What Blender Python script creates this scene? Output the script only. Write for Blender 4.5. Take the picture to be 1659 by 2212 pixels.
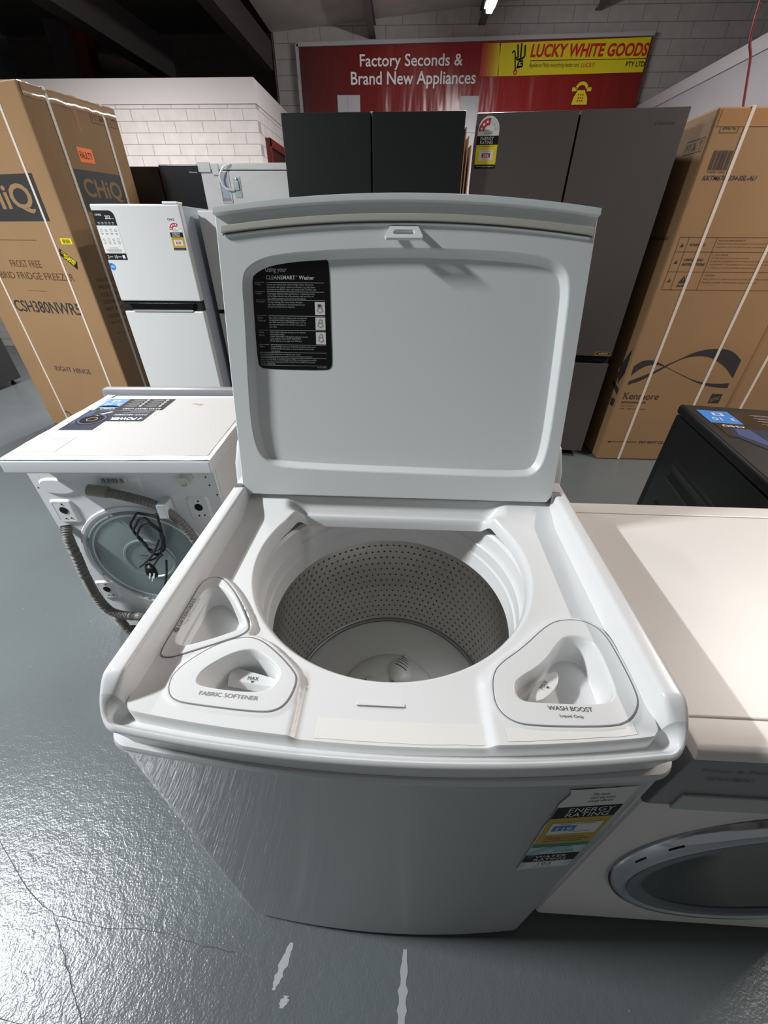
import bpy, bmesh, math, random
import numpy as np
from mathutils import Vector, Matrix
random.seed(4)
SC = bpy.context.scene
for o in list(bpy.data.objects): bpy.data.objects.remove(o)

# ------------------------------------------------------------------ camera, light, exposure
F_PX = 850.0
cam_d = bpy.data.cameras.new('camera'); cam = bpy.data.objects.new('camera', cam_d); SC.collection.objects.link(cam)
cam_d.sensor_fit = 'HORIZONTAL'; cam_d.sensor_width = 36.0; cam_d.lens = 36.0 * F_PX / 1659.0
cam_d.clip_start = 0.02; cam_d.clip_end = 60
pitch, yaw, roll = 0.6126, 0.04384, 0.00553
fwd = Vector((-math.sin(yaw) * math.cos(pitch), math.cos(yaw) * math.cos(pitch), -math.sin(pitch)))
rt0 = Vector((math.cos(yaw), math.sin(yaw), 0)); up0 = rt0.cross(fwd)
rt = rt0 * math.cos(roll) + up0 * math.sin(roll); up = -rt0 * math.sin(roll) + up0 * math.cos(roll)
M = Matrix((rt, up, -fwd)).transposed().to_4x4(); M.translation = Vector((0.006, -0.201, 1.315))
cam.matrix_world = M
SC.camera = cam

SC.view_settings.view_transform = 'Standard'; SC.view_settings.look = 'None'
SC.view_settings.gamma = 1.0; SC.view_settings.use_curve_mapping = False
SC.view_settings.exposure = 0.0

world = bpy.data.worlds.new('world'); SC.world = world; world.use_nodes = True
world.node_tree.nodes['Background'].inputs[0].default_value = (0.95, 0.97, 1.0, 1)
world.node_tree.nodes['Background'].inputs[1].default_value = 0.155

# name, x, y, z, watts, colour, seen tube length, direction
LAMPS = [
    ('west', -3.05, 0.06, 3.15, 255, (0.95, 0.98, 1.0), 0.42, 12, 'white tube light hanging over the open floor left of the washer'),
    ('north_west', -2.75, 3.6, 3.1, 95, (1.0, 0.97, 0.95), 1.25, 30, 'white tube light hanging in front of the painted brick office'),
    ('north', 0.69, 4.74, 3.0, 60, (1.0, 0.98, 0.96), 1.25, 190, 'bright white tube light seen end-on above the red banner'),
    ('east', 2.75, 1.45, 3.1, 80, (1.0, 0.89, 0.82), 1.25, 12, 'warm tube light hanging over the right side of the shop'),
]

# ------------------------------------------------------------------ helpers
def lin(c):
    if isinstance(c, str):
        c = tuple(int(c[i:i + 2], 16) / 255 for i in (0, 2, 4))
    return tuple(((x / 12.92) if x <= 0.04045 else ((x + 0.055) / 1.055) ** 2.4) for x in c) + (1.0,)

MATS = {}
def mat(name, col, rough=0.5, metal=0.0, coat=0.0, emit=0.0, spec=0.5, noise=None, bump=None, coat_rough=0.05):
    """noise = (scale, amount) tints the colour; bump = (scale, strength)"""
    if name in MATS: return MATS[name]
    m = bpy.data.materials.new(name); m.use_nodes = True
    nt = m.node_tree; b = nt.nodes['Principled BSDF']
    c = lin(col)
    b.inputs['Base Color'].default_value = c
    b.inputs['Roughness'].default_value = rough; b.inputs['Metallic'].default_value = metal
    b.inputs['Coat Weight'].default_value = coat; b.inputs['Coat Roughness'].default_value = coat_rough
    b.inputs['Specular IOR Level'].default_value = spec
    if emit:
        b.inputs['Emission Color'].default_value = c; b.inputs['Emission Strength'].default_value = emit
    if noise or bump:
        tc = nt.nodes.new('ShaderNodeTexCoord')
    if noise:
        n = nt.nodes.new('ShaderNodeTexNoise'); n.inputs['Scale'].default_value = noise[0]; n.inputs['Detail'].default_value = 6
        nt.links.new(tc.outputs['Object'], n.inputs['Vector'])
        r = nt.nodes.new('ShaderNodeMapRange'); r.inputs[1].default_value = 0.3; r.inputs[2].default_value = 0.7
        r.inputs[3].default_value = 1 - noise[1]; r.inputs[4].default_value = 1 + noise[1]
        nt.links.new(n.outputs['Fac'], r.inputs[0])
        mx = nt.nodes.new('ShaderNodeVectorMath'); mx.operation = 'SCALE'
        mx.inputs[0].default_value = c[:3]
        nt.links.new(r.outputs[0], mx.inputs['Scale']); nt.links.new(mx.outputs[0], b.inputs['Base Color'])
    if bump:
        n = nt.nodes.new('ShaderNodeTexNoise'); n.inputs['Scale'].default_value = bump[0]; n.inputs['Detail'].default_value = 4
        nt.links.new(tc.outputs['Object'], n.inputs['Vector'])
        bp = nt.nodes.new('ShaderNodeBump'); bp.inputs['Strength'].default_value = bump[1]; bp.inputs['Distance'].default_value = 0.01
        nt.links.new(n.outputs['Fac'], bp.inputs['Height']); nt.links.new(bp.outputs[0], b.inputs['Normal'])
    MATS[name] = m
    return m

class NT:
    """tiny node helper"""
    def __init__(s, name):
        s.m = bpy.data.materials.new(name); s.m.use_nodes = True; s.t = s.m.node_tree; s.b = s.t.nodes['Principled BSDF']; MATS[name] = s.m
    def n(s, kind, **kw):
        x = s.t.nodes.new('ShaderNode' + kind)
        for k, v in kw.items(): setattr(x, k, v)
        return x
    def l(s, a, b): s.t.links.new(a, b)
    def math(s, op, a, b=None):
        x = s.n('Math', operation=op)
        for i, v in enumerate((a, b)):
            if v is None: continue
            if isinstance(v, (int, float)): x.inputs[i].default_value = v
            else: s.l(v, x.inputs[i])
        return x.outputs[0]
    def mix(s, f, a, b):
        x = s.n('Mix', data_type='RGBA')
        for i, v in ((0, f), (6, a), (7, b)):
            if isinstance(v, (int, float)): x.inputs[i].default_value = v
            elif isinstance(v, tuple): x.inputs[i].default_value = v
            else: s.l(v, x.inputs[i])
        return x.outputs[2]

def thing(name, label, cat, loc=(0, 0, 0), rotz=0.0, group=None):
    o = bpy.data.objects.new(name, None); SC.collection.objects.link(o)
    o.empty_display_size = 0.1
    o.location = loc; o.rotation_euler = (0, 0, rotz)
    o['label'] = label; o['category'] = cat
    if group: o['group'] = group
    return o
def tag(o, label, cat, group=None):
    o['label'] = label; o['category'] = cat
    if group: o['group'] = group
    return o
def struct(o):
    o['kind'] = 'structure'; return o

def link(name, me, parent=None, world=False):
    o = bpy.data.objects.new(name, me); SC.collection.objects.link(o)
    if parent is not None:
        o.parent = parent
        if world:
            p = parent; T = Matrix.Identity(4)
            while p is not None:
                T = (Matrix.LocRotScale(p.location, p.rotation_euler, p.scale) if p.parent is None else p.matrix_parent_inverse @ Matrix.LocRotScale(p.location, p.rotation_euler, p.scale)) @ T
                p = p.parent
            o.matrix_parent_inverse = T.inverted()
    return o

class MB:
    """collects geometry of ONE object"""
    def __init__(s): s.v = []; s.f = []; s.mi = []; s.mats = []
    def mid(s, m):
        if m not in s.mats: s.mats.append(m)
        return s.mats.index(m)
    def add(s, vs, fs, m):
        k = len(s.v); i = s.mid(m)
        s.v += [tuple(p) for p in vs]; s.f += [tuple(k + j for j in f) for f in fs]; s.mi += [i] * len(fs)
        return s
    def box(s, m, x0, x1, y0, y1, z0, z1):
        vs = [(x, y, z) for z in (z0, z1) for y in (y0, y1) for x in (x0, x1)]
        return s.add(vs, [(0, 2, 3, 1), (4, 5, 7, 6), (0, 1, 5, 4), (2, 6, 7, 3), (0, 4, 6, 2), (1, 3, 7, 5)], m)
    def loft(s, m, loops, cap0=False, cap1=False, closed=True, flip=False):
        n = len(loops[0]); vs = [p for L in loops for p in L]; fs = []
        for a in range(len(loops) - 1):
            for i in range(n if closed else n - 1):
                j = (i + 1) % n
                q = (a * n + i, a * n + j, (a + 1) * n + j, (a + 1) * n + i)
                fs.append(q[::-1] if flip else q)
        if cap0: fs.append(tuple(range(n))[::-1] if not flip else tuple(range(n)))
        if cap1:
            t = tuple((len(loops) - 1) * n + i for i in range(n)); fs.append(t if not flip else t[::-1])
        return s.add(vs, fs, m)
    def lathe(s, m, prof, c=(0, 0, 0), n=96, axis='z', cap0=False, cap1=False):
        loops = []
        for r, h in prof:
            L = []
            for i in range(n):
                a = 2 * math.pi * i / n; x, y = r * math.cos(a), r * math.sin(a)
                if axis == 'z': L.append((c[0] + x, c[1] + y, c[2] + h))
                else: L.append((c[0] + x, c[1] - h, c[2] + y))     # axis = -y (towards the viewer)
            loops.append(L)
        return s.loft(m, loops, cap0, cap1)
    def tube(s, m, path, r, n=12, res=8, smooth=True, rfun=None, cap=True):
        P = catmull(path, res) if smooth else [Vector(p) for p in path]
        loops = []; prev = None; dist = 0
        for i, p in enumerate(P):
            t = (P[min(i + 1, len(P) - 1)] - P[max(i - 1, 0)]).normalized()
            if prev is None:
                a = t.cross(Vector((0, 0, 1)))
                if a.length < 0.1: a = t.cross(Vector((1, 0, 0)))
                a.normalize()
            else:
                a = (prev - t * prev.dot(t)).normalized()
            prev = a; b = t.cross(a)
            if i: dist += (p - P[i - 1]).length
            rr = rfun(dist, r) if rfun else r
            loops.append([tuple(p + a * rr * math.cos(2 * math.pi * k / n) + b * rr * math.sin(2 * math.pi * k / n)) for k in range(n)])
        return s.loft(m, loops, cap, cap)
    def prism(s, m, poly, z0, z1):
        return s.loft(m, [[(x, y, z0) for x, y in poly], [(x, y, z1) for x, y in poly]], True, True)
    def bar(s, m, a, b, w, h=None):
        a, b = Vector(a), Vector(b); t = (b - a).normalized(); h = h or w
        u = t.cross(Vector((0, 0, 1)))
        if u.length < 1e-3: u = Vector((1, 0, 0))
        u.normalize(); v = u.cross(t)
        L = lambda p: [tuple(p + u * sx * w / 2 + v * sy * h / 2) for sx, sy in ((-1, -1), (1, -1), (1, 1), (-1, 1))]
        return s.loft(m, [L(a), L(b)], True, True)
    def build(s, name, parent=None, smooth=35, bev=0, world=False, seg=2, label=None, wn=False):
        me = bpy.data.meshes.new(name); me.from_pydata(s.v, [], s.f); me.update()
        for m in s.mats: me.materials.append(m)
        me.polygons.foreach_set('material_index', s.mi)
        bm = bmesh.new(); bm.from_mesh(me)
        if bev:
            bmesh.ops.remove_doubles(bm, verts=bm.verts, dist=1e-5)
            bmesh.ops.bevel(bm, geom=[e for e in bm.edges if len(e.link_faces) == 2 and e.calc_face_angle(0) > 0.5], offset=bev, segments=seg, affect='EDGES', profile=0.5)
        bmesh.ops.recalc_face_normals(bm, faces=bm.faces)
        bm.to_mesh(me); bm.free()
        if smooth:
            me.polygons.foreach_set('use_smooth', [True] * len(me.polygons))
            me.set_sharp_from_angle(angle=math.radians(smooth))
        o = link(name, me, parent, world)
        if smooth and (bev or wn):
            w = o.modifiers.new('wn', 'WEIGHTED_NORMAL'); w.keep_sharp = True
        if label: o['label'] = label
        return o

def bx(name, m, parent, x0, x1, y0, y1, z0, z1, bev=0.004, world=False, seg=2):
    return MB().box(m, x0, x1, y0, y1, z0, z1).build(name, parent, bev=bev, world=world, seg=seg)

def catmull(path, res=8):
    P = [Vector(p) for p in path]
    if len(P) < 3: return P
    P = [P[0] * 2 - P[1]] + P + [P[-1] * 2 - P[-2]]; out = []
    for i in range(1, len(P) - 2):
        for k in range(res):
            t = k / res; a, b, c, d = P[i - 1:i + 3]
            out.append(0.5 * ((2 * b) + (c - a) * t + (2 * a - 5 * b + 4 * c - d) * t * t + (3 * b - a - 3 * c + d) * t ** 3))
    out.append(P[-2]); return out

def chaikin(poly, it=2):
    for _ in range(it):
        q = []
        for i, a in enumerate(poly):
            b = poly[(i + 1) % len(poly)]
            q += [(a[0] * .75 + b[0] * .25, a[1] * .75 + b[1] * .25), (a[0] * .25 + b[0] * .75, a[1] * .25 + b[1] * .75)]
        poly = q
    return poly
def rrect(x0, x1, y0, y1, r, n=6):
    out = []
    for cx, cy, a0 in ((x1 - r, y1 - r, 0), (x0 + r, y1 - r, 90), (x0 + r, y0 + r, 180), (x1 - r, y0 + r, 270)):
        for k in range(n + 1):
            a = math.radians(a0 + 90 * k / n); out.append((cx + r * math.cos(a), cy + r * math.sin(a)))
    return out
def circ(cx, cy, r, n=24, ry=None):
    return [(cx + r * math.cos(2 * math.pi * k / n), cy + (ry or r) * math.sin(2 * math.pi * k / n)) for k in range(n)]
def ray_poly(c, poly, angs):
    """polar resample of a star-shaped polygon"""
    c = np.array(c); P = np.array(poly) - c; Q = np.roll(P, -1, axis=0); out = []
    for a in angs:
        d = np.array((math.cos(a), math.sin(a)))
        e = Q - P; den = d[0] * e[:, 1] - d[1] * e[:, 0]; den = np.where(np.abs(den) < 1e-12, 1e-12, den)
        t = (P[:, 0] * e[:, 1] - P[:, 1] * e[:, 0]) / den
        s = (P[:, 0] * d[1] - P[:, 1] * d[0]) / den
        ok = (s >= -1e-6) & (s <= 1 + 1e-6) & (t > 0)
        tt = t[ok].max() if ok.any() else 0.01
        out.append((c[0] + d[0] * tt, c[1] + d[1] * tt))
    return out
def inset(poly, d):
    """offset a closed ccw/cw polygon inwards (d>0) along vertex normals"""
    P = np.array(poly); area = 0.5 * np.sum(P[:, 0] * np.roll(P[:, 1], -1) - np.roll(P[:, 0], -1) * P[:, 1])
    t = np.roll(P, -1, axis=0) - np.roll(P, 1, axis=0); t /= np.linalg.norm(t, axis=1)[:, None] + 1e-9
    n = np.c_[-t[:, 1], t[:, 0]] * (1 if area > 0 else -1)
    return [tuple(p) for p in P + n * d]
def sdf(X, Y, poly):
    """signed distance, negative inside"""
    P = np.array(poly); Q = np.roll(P, -1, axis=0); best = np.full(X.shape, 1e9); ins = np.zeros(X.shape, bool)
    for a, b in zip(P, Q):
        e = b - a; w = np.stack([X - a[0], Y - a[1]]); t = np.clip((w[0] * e[0] + w[1] * e[1]) / (e @ e + 1e-12), 0, 1)
        best = np.minimum(best, np.hypot(w[0] - e[0] * t, w[1] - e[1] * t))
        c = ((a[1] > Y) != (b[1] > Y)) & (X < (b[0] - a[0]) * (Y - a[1]) / (b[1] - a[1] + 1e-15) + a[0])
        ins ^= c
    return np.where(ins, -best, best)
def sst(a, b, x):
    t = np.clip((x - a) / (b - a), 0, 1); return t * t * (3 - 2 * t)

# ---- lettering
TXT = {}
def text_geo(s, bold=0.0, shear=0.0, space=1.0, lead=1.0):
    k = (s, bold, shear, space, lead)
    if k in TXT: return TXT[k]
    cu = bpy.data.curves.new('t', 'FONT'); cu.body = s; cu.size = 1; cu.offset = bold; cu.shear = shear
    cu.space_character = space; cu.space_line = lead; cu.resolution_u = 3; cu.fill_mode = 'FRONT'
    o = bpy.data.objects.new('t', cu); SC.collection.objects.link(o)
    dg = bpy.context.evaluated_depsgraph_get(); me = bpy.data.meshes.new_from_object(o.evaluated_get(dg))
    r = ([(v.co.x, v.co.y) for v in me.vertices], [tuple(p.vertices) for p in me.polygons])
    bpy.data.objects.remove(o); bpy.data.curves.remove(cu); bpy.data.meshes.remove(me)
    TXT[k] = r
    return r

class Decal:
    """flat print on a face: O origin, u right, v up; each layer a hair above the last"""
    def __init__(s, O, u, v, n=None, lift=0.0006, step=0.0003):
        s.O, s.u, s.v = Vector(O), Vector(u).normalized(), Vector(v).normalized()
        s.n = s.u.cross(s.v) if n is None else Vector(n); s.h = lift; s.step = step; s.mb = MB()
    def P(s, x, y, k=0): return tuple(s.O + s.u * x + s.v * y + s.n * (s.h + k * s.step))
    def poly(s, m, pts, k=0):
        s.mb.add([s.P(x, y, k) for x, y in pts], [tuple(range(len(pts)))], m); return s
    def rect(s, m, x0, x1, y0, y1, k=0): return s.poly(m, [(x0, y0), (x1, y0), (x1, y1), (x0, y1)], k)
    def line(s, m, x0, y0, x1, y1, w, k=1):
        d = math.hypot(x1 - x0, y1 - y0); nx, ny = -(y1 - y0) / d * w / 2, (x1 - x0) / d * w / 2
        return s.poly(m, [(x0 - nx, y0 - ny), (x1 - nx, y1 - ny), (x1 + nx, y1 + ny), (x0 + nx, y0 + ny)], k)
    def path(s, m, pts, w, k=1, closed=False):
        q = list(pts) + ([pts[0]] if closed else [])
        for a, b in zip(q, q[1:]): s.line(m, a[0], a[1], b[0], b[1], w, k)
        return s
    def ring(s, m, cx, cy, r0, r1, a0=0, a1=360, k=1, n=24):
        A = [math.radians(a0 + (a1 - a0) * i / n) for i in range(n + 1)]
        vs = [s.P(cx + r * math.cos(a), cy + r * math.sin(a), k) for a in A for r in (r0, r1)]
        s.mb.add(vs, [(2 * i, 2 * i + 1, 2 * i + 3, 2 * i + 2) for i in range(n)], m); return s
    def text(s, m, body, x, y, w=None, h=None, align='l', bold=0.0, shear=0.0, k=1, rot=0.0, space=1.0, lead=1.0):
        """w = width of the block, h = height of the block (either may be None: keep proportions)"""
        vs, fs = text_geo(body, bold, shear, space, lead)
        if not vs: return s
        xs = [p[0] for p in vs]; ys = [p[1] for p in vs]; X0, X1, Y0, Y1 = min(xs), max(xs), min(ys), max(ys)
        sx = w / (X1 - X0) if w else None; sy = h / (Y1 - Y0) if h else None
        sx = sx or sy; sy = sy or sx
        W = (X1 - X0) * sx; ox = {'l': 0, 'c': -W / 2, 'r': -W}[align]; c, q = math.cos(rot), math.sin(rot); pts = []
        for px, py in vs:
            a, b = (px - X0) * sx + ox, (py - Y0) * sy
            pts.append(s.P(x + a * c - b * q, y + a * q + b * c, k))
        s.mb.add(pts, fs, m); return s
    def star(s, m, cx, cy, r, k=2):
        return s.poly(m, [(cx + (r if i % 2 == 0 else r * .42) * math.sin(math.pi * i / 5), cy + (r if i % 2 == 0 else r * .42) * math.cos(math.pi * i / 5)) for i in range(10)], k)
    def barcode(s, m, x0, x1, y0, y1, n=28, k=1):
        rnd = random.Random(7); x = x0; w = (x1 - x0) / n / 1.5
        while x < x1 - w:
            a = w * rnd.choice((.5, .9, 1.3)); s.rect(m, x, min(x + a, x1), y0, y1, k); x += a + w * rnd.choice((.5, .8, 1.2))
        return s
    def build(s, name, parent, world=False, label=None):
        o = s.mb.build(name, parent, smooth=0, world=world, label=label); s.mb = MB(); return o

# ------------------------------------------------------------------ materials
white_enamel = mat('white_enamel', 'e6e8e9', 0.32, coat=0.35, coat_rough=0.12, spec=0.45)
white_plastic = mat('white_plastic', 'e8e9e9', 0.28, spec=0.45)
white_lid = mat('white_lid_plastic', 'dfe3e3', 0.33, spec=0.45)
white_front = mat('white_front_steel', 'd6d7d7', 0.3, spec=.3, coat=.55, coat_rough=0.01)
warm_white = mat('warm_white_enamel', 'ebe7e2', 0.35, spec=0.45)
grey_seam = mat('grey_seam', '77777a', 0.6)
seal_grey = mat('seal_rubber', 'bdbdb2', 0.55)
black_print = mat('black_print', '101112', 0.6, spec=0.25)
black_gloss = mat('black_gloss', '0b0b0c', 0.2, spec=.35)
grey_print = mat('grey_print', '8d8e8f', 0.5)
dk_print = mat('dark_grey_print', '4b4b4d', 0.5)
white_print = mat('white_print', 'e4e4e2', 0.45)
paper = mat('paper_white', 'dcdcd8', 0.55)
lt_print = mat('light_grey_print', 'bfc0c0', 0.5)
red_print = mat('red_print', 'b3202f', 0.45)
yellow_print = mat('yellow_print', 'e3cf21', 0.45)
ochre_print = mat('ochre_print', 'b99b1c', 0.5)
blue_print = mat('blue_print', '2f7fd0', 0.45)
navy_print = mat('navy_print', '1b2136', 0.6, spec=0.25)
steelblue_print = mat('steel_blue_print', '3d4b78', 0.6, spec=0.25)
teal_print = mat('teal_print', '8fb6bc', 0.5)
green_print = mat('green_print', '1f7a63', 0.5)
orange_print = mat('orange_print', 'ff7a18', 0.5)
card = mat('cardboard', '957655', 0.75, noise=(3.0, 0.05), spec=0.2)
card_ink = mat('cardboard_black_ink', '302d2e', 0.6)
card_brown_ink = mat('cardboard_brown_ink', '5b3c22', 0.7)
strap_m = mat('strapping', 'd8cbbd', 0.4)
tape_m = mat('clear_tape', 'a37a50', 0.18, coat=0.6)
black_matte = mat('matte_black_steel', '1d1f1f', 0.45, spec=0.3)
black_gap = mat('black_gap', '050505', 0.8)
dark_steel = mat('dark_stainless', '716c69', 0.36, metal=0.75, noise=(2.0, 0.04))
dark_steel_side = mat('dark_steel_side', '413c3d', 0.5)
black_plastic = mat('black_plastic', '111213', 0.45, spec=.3)
black_enamel = mat('black_enamel', '131415', 0.33, coat=0.1)
grey_plastic = mat('grey_plastic', '77787a', 0.45)
hose_m = mat('grey_hose', '76736f', 0.5)
cord_m = mat('black_cord', '26272a', 0.4)
galv = mat('galvanised_steel', '98a5a4', 0.38, metal=0.55, noise=(4, 0.05))
chrome = mat('chrome', 'c9cccf', 0.12, metal=1.0)
bright_metal = mat('bright_metal', 'b5b7b8', 0.25, metal=1.0)
silver_side = mat('silver_fridge_side', 'a2aab5', 0.4)
shadow_hole = mat('dark_hole', '0a0a0a', 0.9)
poly_foam = mat('white_foam', 'c9c7c5', 0.7, noise=(180, 0.05), spec=.25)
grey_fascia = mat('grey_fascia', '8a8c90', 0.4)
white_strip = mat('white_scuff_tape', 'efeee9', 0.4)

# painted concrete floor: orange-peel paint, scuffs and worn specks
q = NT('floor_paint'); tc = q.n('TexCoord')
n1 = q.n('TexNoise'); n1.inputs['Scale'].default_value = 2.2; n1.inputs['Detail'].default_value = 8; q.l(tc.outputs['Object'], n1.inputs['Vector'])
n2 = q.n('TexNoise'); n2.inputs['Scale'].default_value = 42; n2.inputs['Detail'].default_value = 5; q.l(tc.outputs['Object'], n2.inputs['Vector'])
n3 = q.n('TexNoise'); n3.inputs['Scale'].default_value = 190; n3.inputs['Detail'].default_value = 4; q.l(tc.outputs['Object'], n3.inputs['Vector'])
c0 = q.mix(n1.outputs['Fac'], lin('5c6063'), lin('656c6c'))
spk = q.math('GREATER_THAN', n2.outputs['Fac'], 0.735)
c1 = q.mix(spk, c0, lin('7b7e7c'))
spd = q.math('LESS_THAN', n2.outputs['Fac'], 0.255)
c2 = q.mix(spd, c1, lin('404346'))
q.l(c2, q.b.inputs['Base Color'])
rr = q.n('MapRange'); rr.inputs[3].default_value = 0.17; rr.inputs[4].default_value = 0.29; q.l(n1.outputs['Fac'], rr.inputs[0]); q.l(rr.outputs[0], q.b.inputs['Roughness'])
hs = q.math('ADD', q.math('MULTIPLY', n3.outputs['Fac'], 0.6), n2.outputs['Fac'])
bp = q.n('Bump'); bp.inputs['Strength'].default_value = 0.30; bp.inputs['Distance'].default_value = 0.005
q.l(hs, bp.inputs['Height']); q.l(bp.outputs[0], q.b.inputs['Normal'])
q.b.inputs['Specular IOR Level'].default_value = 0.38
floor_m = q.m

def block_mat(name, base, mortar, bw, bh, bump=0.5, off=0.5):
    q = NT(name); tc = q.n('TexCoord'); br = q.n('TexBrick')
    mp = q.n('Mapping'); mp.inputs['Rotation'].default_value = (math.radians(90), 0, 0)
    q.l(tc.outputs['UV'], br.inputs['Vector'])
    br.inputs['Color1'].default_value = lin(base); br.inputs['Color2'].default_value = lin(base); br.inputs['Mortar'].default_value = lin(mortar)
    br.inputs['Scale'].default_value = 1; br.inputs['Brick Width'].default_value = bw; br.inputs['Row Height'].default_value = bh
    br.inputs['Mortar Size'].default_value = 0.004; br.inputs['Mortar Smooth'].default_value = 0.6; br.offset = off
    n = q.n('TexNoise'); n.inputs['Scale'].default_value = 9; n.inputs['Detail'].default_value = 5; q.l(tc.outputs['UV'], n.inputs['Vector'])
    q.l(q.mix(0.12, br.outputs['Color'], n.outputs['Color']), q.b.inputs['Base Color'])
    mm = q.n('Mix', data_type='RGBA'); mm.blend_type = 'MULTIPLY'; mm.inputs[0].default_value = 0.35
    rmp = q.n('MapRange'); rmp.inputs[1].default_value = 0.3; rmp.inputs[2].default_value = 0.7; rmp.inputs[3].default_value = 0.72; rmp.inputs[4].default_value = 1.1
    q.l(n.outputs['Fac'], rmp.inputs[0]); q.l(br.outputs['Color'], mm.inputs[6]); q.l(rmp.outputs[0], mm.inputs[7]); q.l(mm.outputs[2], q.b.inputs['Base Color'])
    q.b.inputs['Roughness'].default_value = 0.7; q.b.inputs['Specular IOR Level'].default_value = 0.25
    bp = q.n('Bump'); bp.inputs['Strength'].default_value = bump; bp.inputs['Distance'].default_value = 0.006; bp.invert = True
    ad = q.math('ADD', br.outputs['Fac'], q.math('MULTIPLY', n.outputs['Fac'], 0.25)); q.l(ad, bp.inputs['Height']); q.l(bp.outputs[0], q.b.inputs['Normal'])
    return q.m
office_m = block_mat('office_white_blocks', 'dcd5d3', 'aaa29e', 0.30, 0.092)
back_m = block_mat('back_wall_grey_blocks', 'a8a29f', '7c7673', 0.40, 0.135)
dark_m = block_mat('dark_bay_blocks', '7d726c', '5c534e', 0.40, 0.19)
left_m = block_mat('left_wall_blocks', 'a6a8aa', '808284', 0.40, 0.19)
parapet_m = mat('parapet_paint', 'd6cfce', 0.6)
beam_m = mat('beam_steel', '3a3433', 0.6)
joist_m = mat('joist_steel', '57504e', 0.6)
red_oxide = mat('red_oxide_paint', '6a1f18', 0.55)
foil_m = mat('ceiling_foil', 'a39a92', 0.6, metal=0.0, noise=(1.5, 0.25), bump=(6, 0.6))

def wall_quad(name, m, pts, parent=None, kind=True, uvs=None, thick=0.1):
    """pts: 4 corners (bl, br, tr, tl); UV in metres; given a real thickness behind"""
    me = bpy.data.meshes.new(name); P = [Vector(p) for p in pts]
    n = (P[1] - P[0]).cross(P[3] - P[0]).normalized()
    vs = P + [p - n * thick for p in P]
    me.from_pydata([tuple(v) for v in vs], [], [(0, 1, 2, 3), (7, 6, 5, 4), (4, 5, 1, 0), (5, 6, 2, 1), (6, 7, 3, 2), (7, 4, 0, 3)])
    me.materials.append(m)
    uv = me.uv_layers.new(name='UVMap'); ux = (P[1] - P[0]).normalized(); uz = n.cross(ux)
    for poly in me.polygons:
        for li in poly.loop_indices:
            d = Vector(me.vertices[me.loops[li].vertex_index].co) - P[0]; uv.data[li].uv = (d.dot(ux), d.dot(uz))
    o = link(name, me, parent)
    if kind: struct(o)
    return o

# ------------------------------------------------------------------ the setting
bmf = MB(); bmf.box(floor_m, -9, 7, -5, 10, -0.1, 0.0); fl = struct(bmf.build('floor', smooth=0))
# flaked paint streaks and hairline cracks on the floor
def floor_print(name, m, polys, parent=fl):
    b = MB()
    for k, p in enumerate(polys): b.add([(x, y, 0.0006 + 0.0002 * k) for x, y in p], [tuple(range(len(p)))], m)
    return b.build(name, parent, smooth=0)
def streak(x0, y0, x1, y1, w, seed):
    r = random.Random(seed); L, R_ = [], []
    for i in range(15):
        t = i / 14; x = x0 + (x1 - x0) * t; y = y0 + (y1 - y0) * t; ww = w * (0.35 + 0.65 * math.sin(math.pi * min(max(t, .08), .95))) * r.uniform(.6, 1.25)
        L.append((x - ww, y)); R_.append((x + ww, y))
    return L + R_[::-1]
worn = mat('worn_white_paint', 'a3a6a5', 0.5)
floor_print('paint_streak', worn, [streak(-0.205, -0.042, -0.228, -0.112, 0.010, 1)])
floor_print('paint_streak', worn, [streak(-0.198, -0.118, -0.205, -0.135, 0.009, 2)])
floor_print('paint_streak', worn, [streak(0.052, -0.04, 0.043, -0.16, 0.010, 3)])
floor_print('paint_streak', worn, [streak(0.56, -0.145, 0.575, -0.165, 0.012, 4)])
crack_m = mat('floor_crack', '3b3d3f', 0.7)
def crack(path, w):
    P = catmull([(x, y, 0) for x, y in path], 6); r = random.Random(len(path)); L, R_ = [], []
    for i, p in enumerate(P):
        a = P[min(i + 1, len(P) - 1)] - P[max(i - 1, 0)]; n = Vector((-a.y, a.x, 0)).normalized(); ww = w * r.uniform(.4, 1.1)
        j = Vector((r.uniform(-.002, .002), r.uniform(-.002, .002), 0)); L.append(tuple((p + n * ww + j)[:2])); R_.append(tuple((p - n * ww + j)[:2]))
    b = MB(); n = len(L); b.add([(x, y, .0008) for x, y in L + R_], [(i, i + 1, n + i + 1, n + i) for i in range(n - 1)], crack_m)
    return b.build('crack', fl, smooth=0)
crack([(-1.05, .12), (-.84, .0), (-.70, -.035), (-.52, -.04), (-.42, -.055), (-.33, -.062)], 0.0008)
crack([(-.78, -.02), (-.69, -.10), (-.62, -.16), (-.57, -.20)], 0.0008)
crack([(-.80, -.17), (-.66, -.19), (-.50, -.215)], 0.0012)

XO, YO = -1.6, 5.5          # corner of the block office on the left
YB = 7.0                    # back wall
wall_quad('wall_back', back_m, [(-1.72, YB, 0), (7, YB, 0), (7, YB, 4.4), (-1.72, YB, 4.4)])
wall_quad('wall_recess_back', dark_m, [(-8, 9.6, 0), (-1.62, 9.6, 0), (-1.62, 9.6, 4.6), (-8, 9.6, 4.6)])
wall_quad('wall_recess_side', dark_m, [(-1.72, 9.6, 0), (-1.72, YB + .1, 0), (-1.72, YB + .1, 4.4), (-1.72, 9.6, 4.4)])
wall_quad('wall_left', left_m, [(-6.9, -3, 0), (-6.9, 9.6, 0), (-6.9, 9.6, 4.6), (-6.9, -3, 4.6)])
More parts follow.
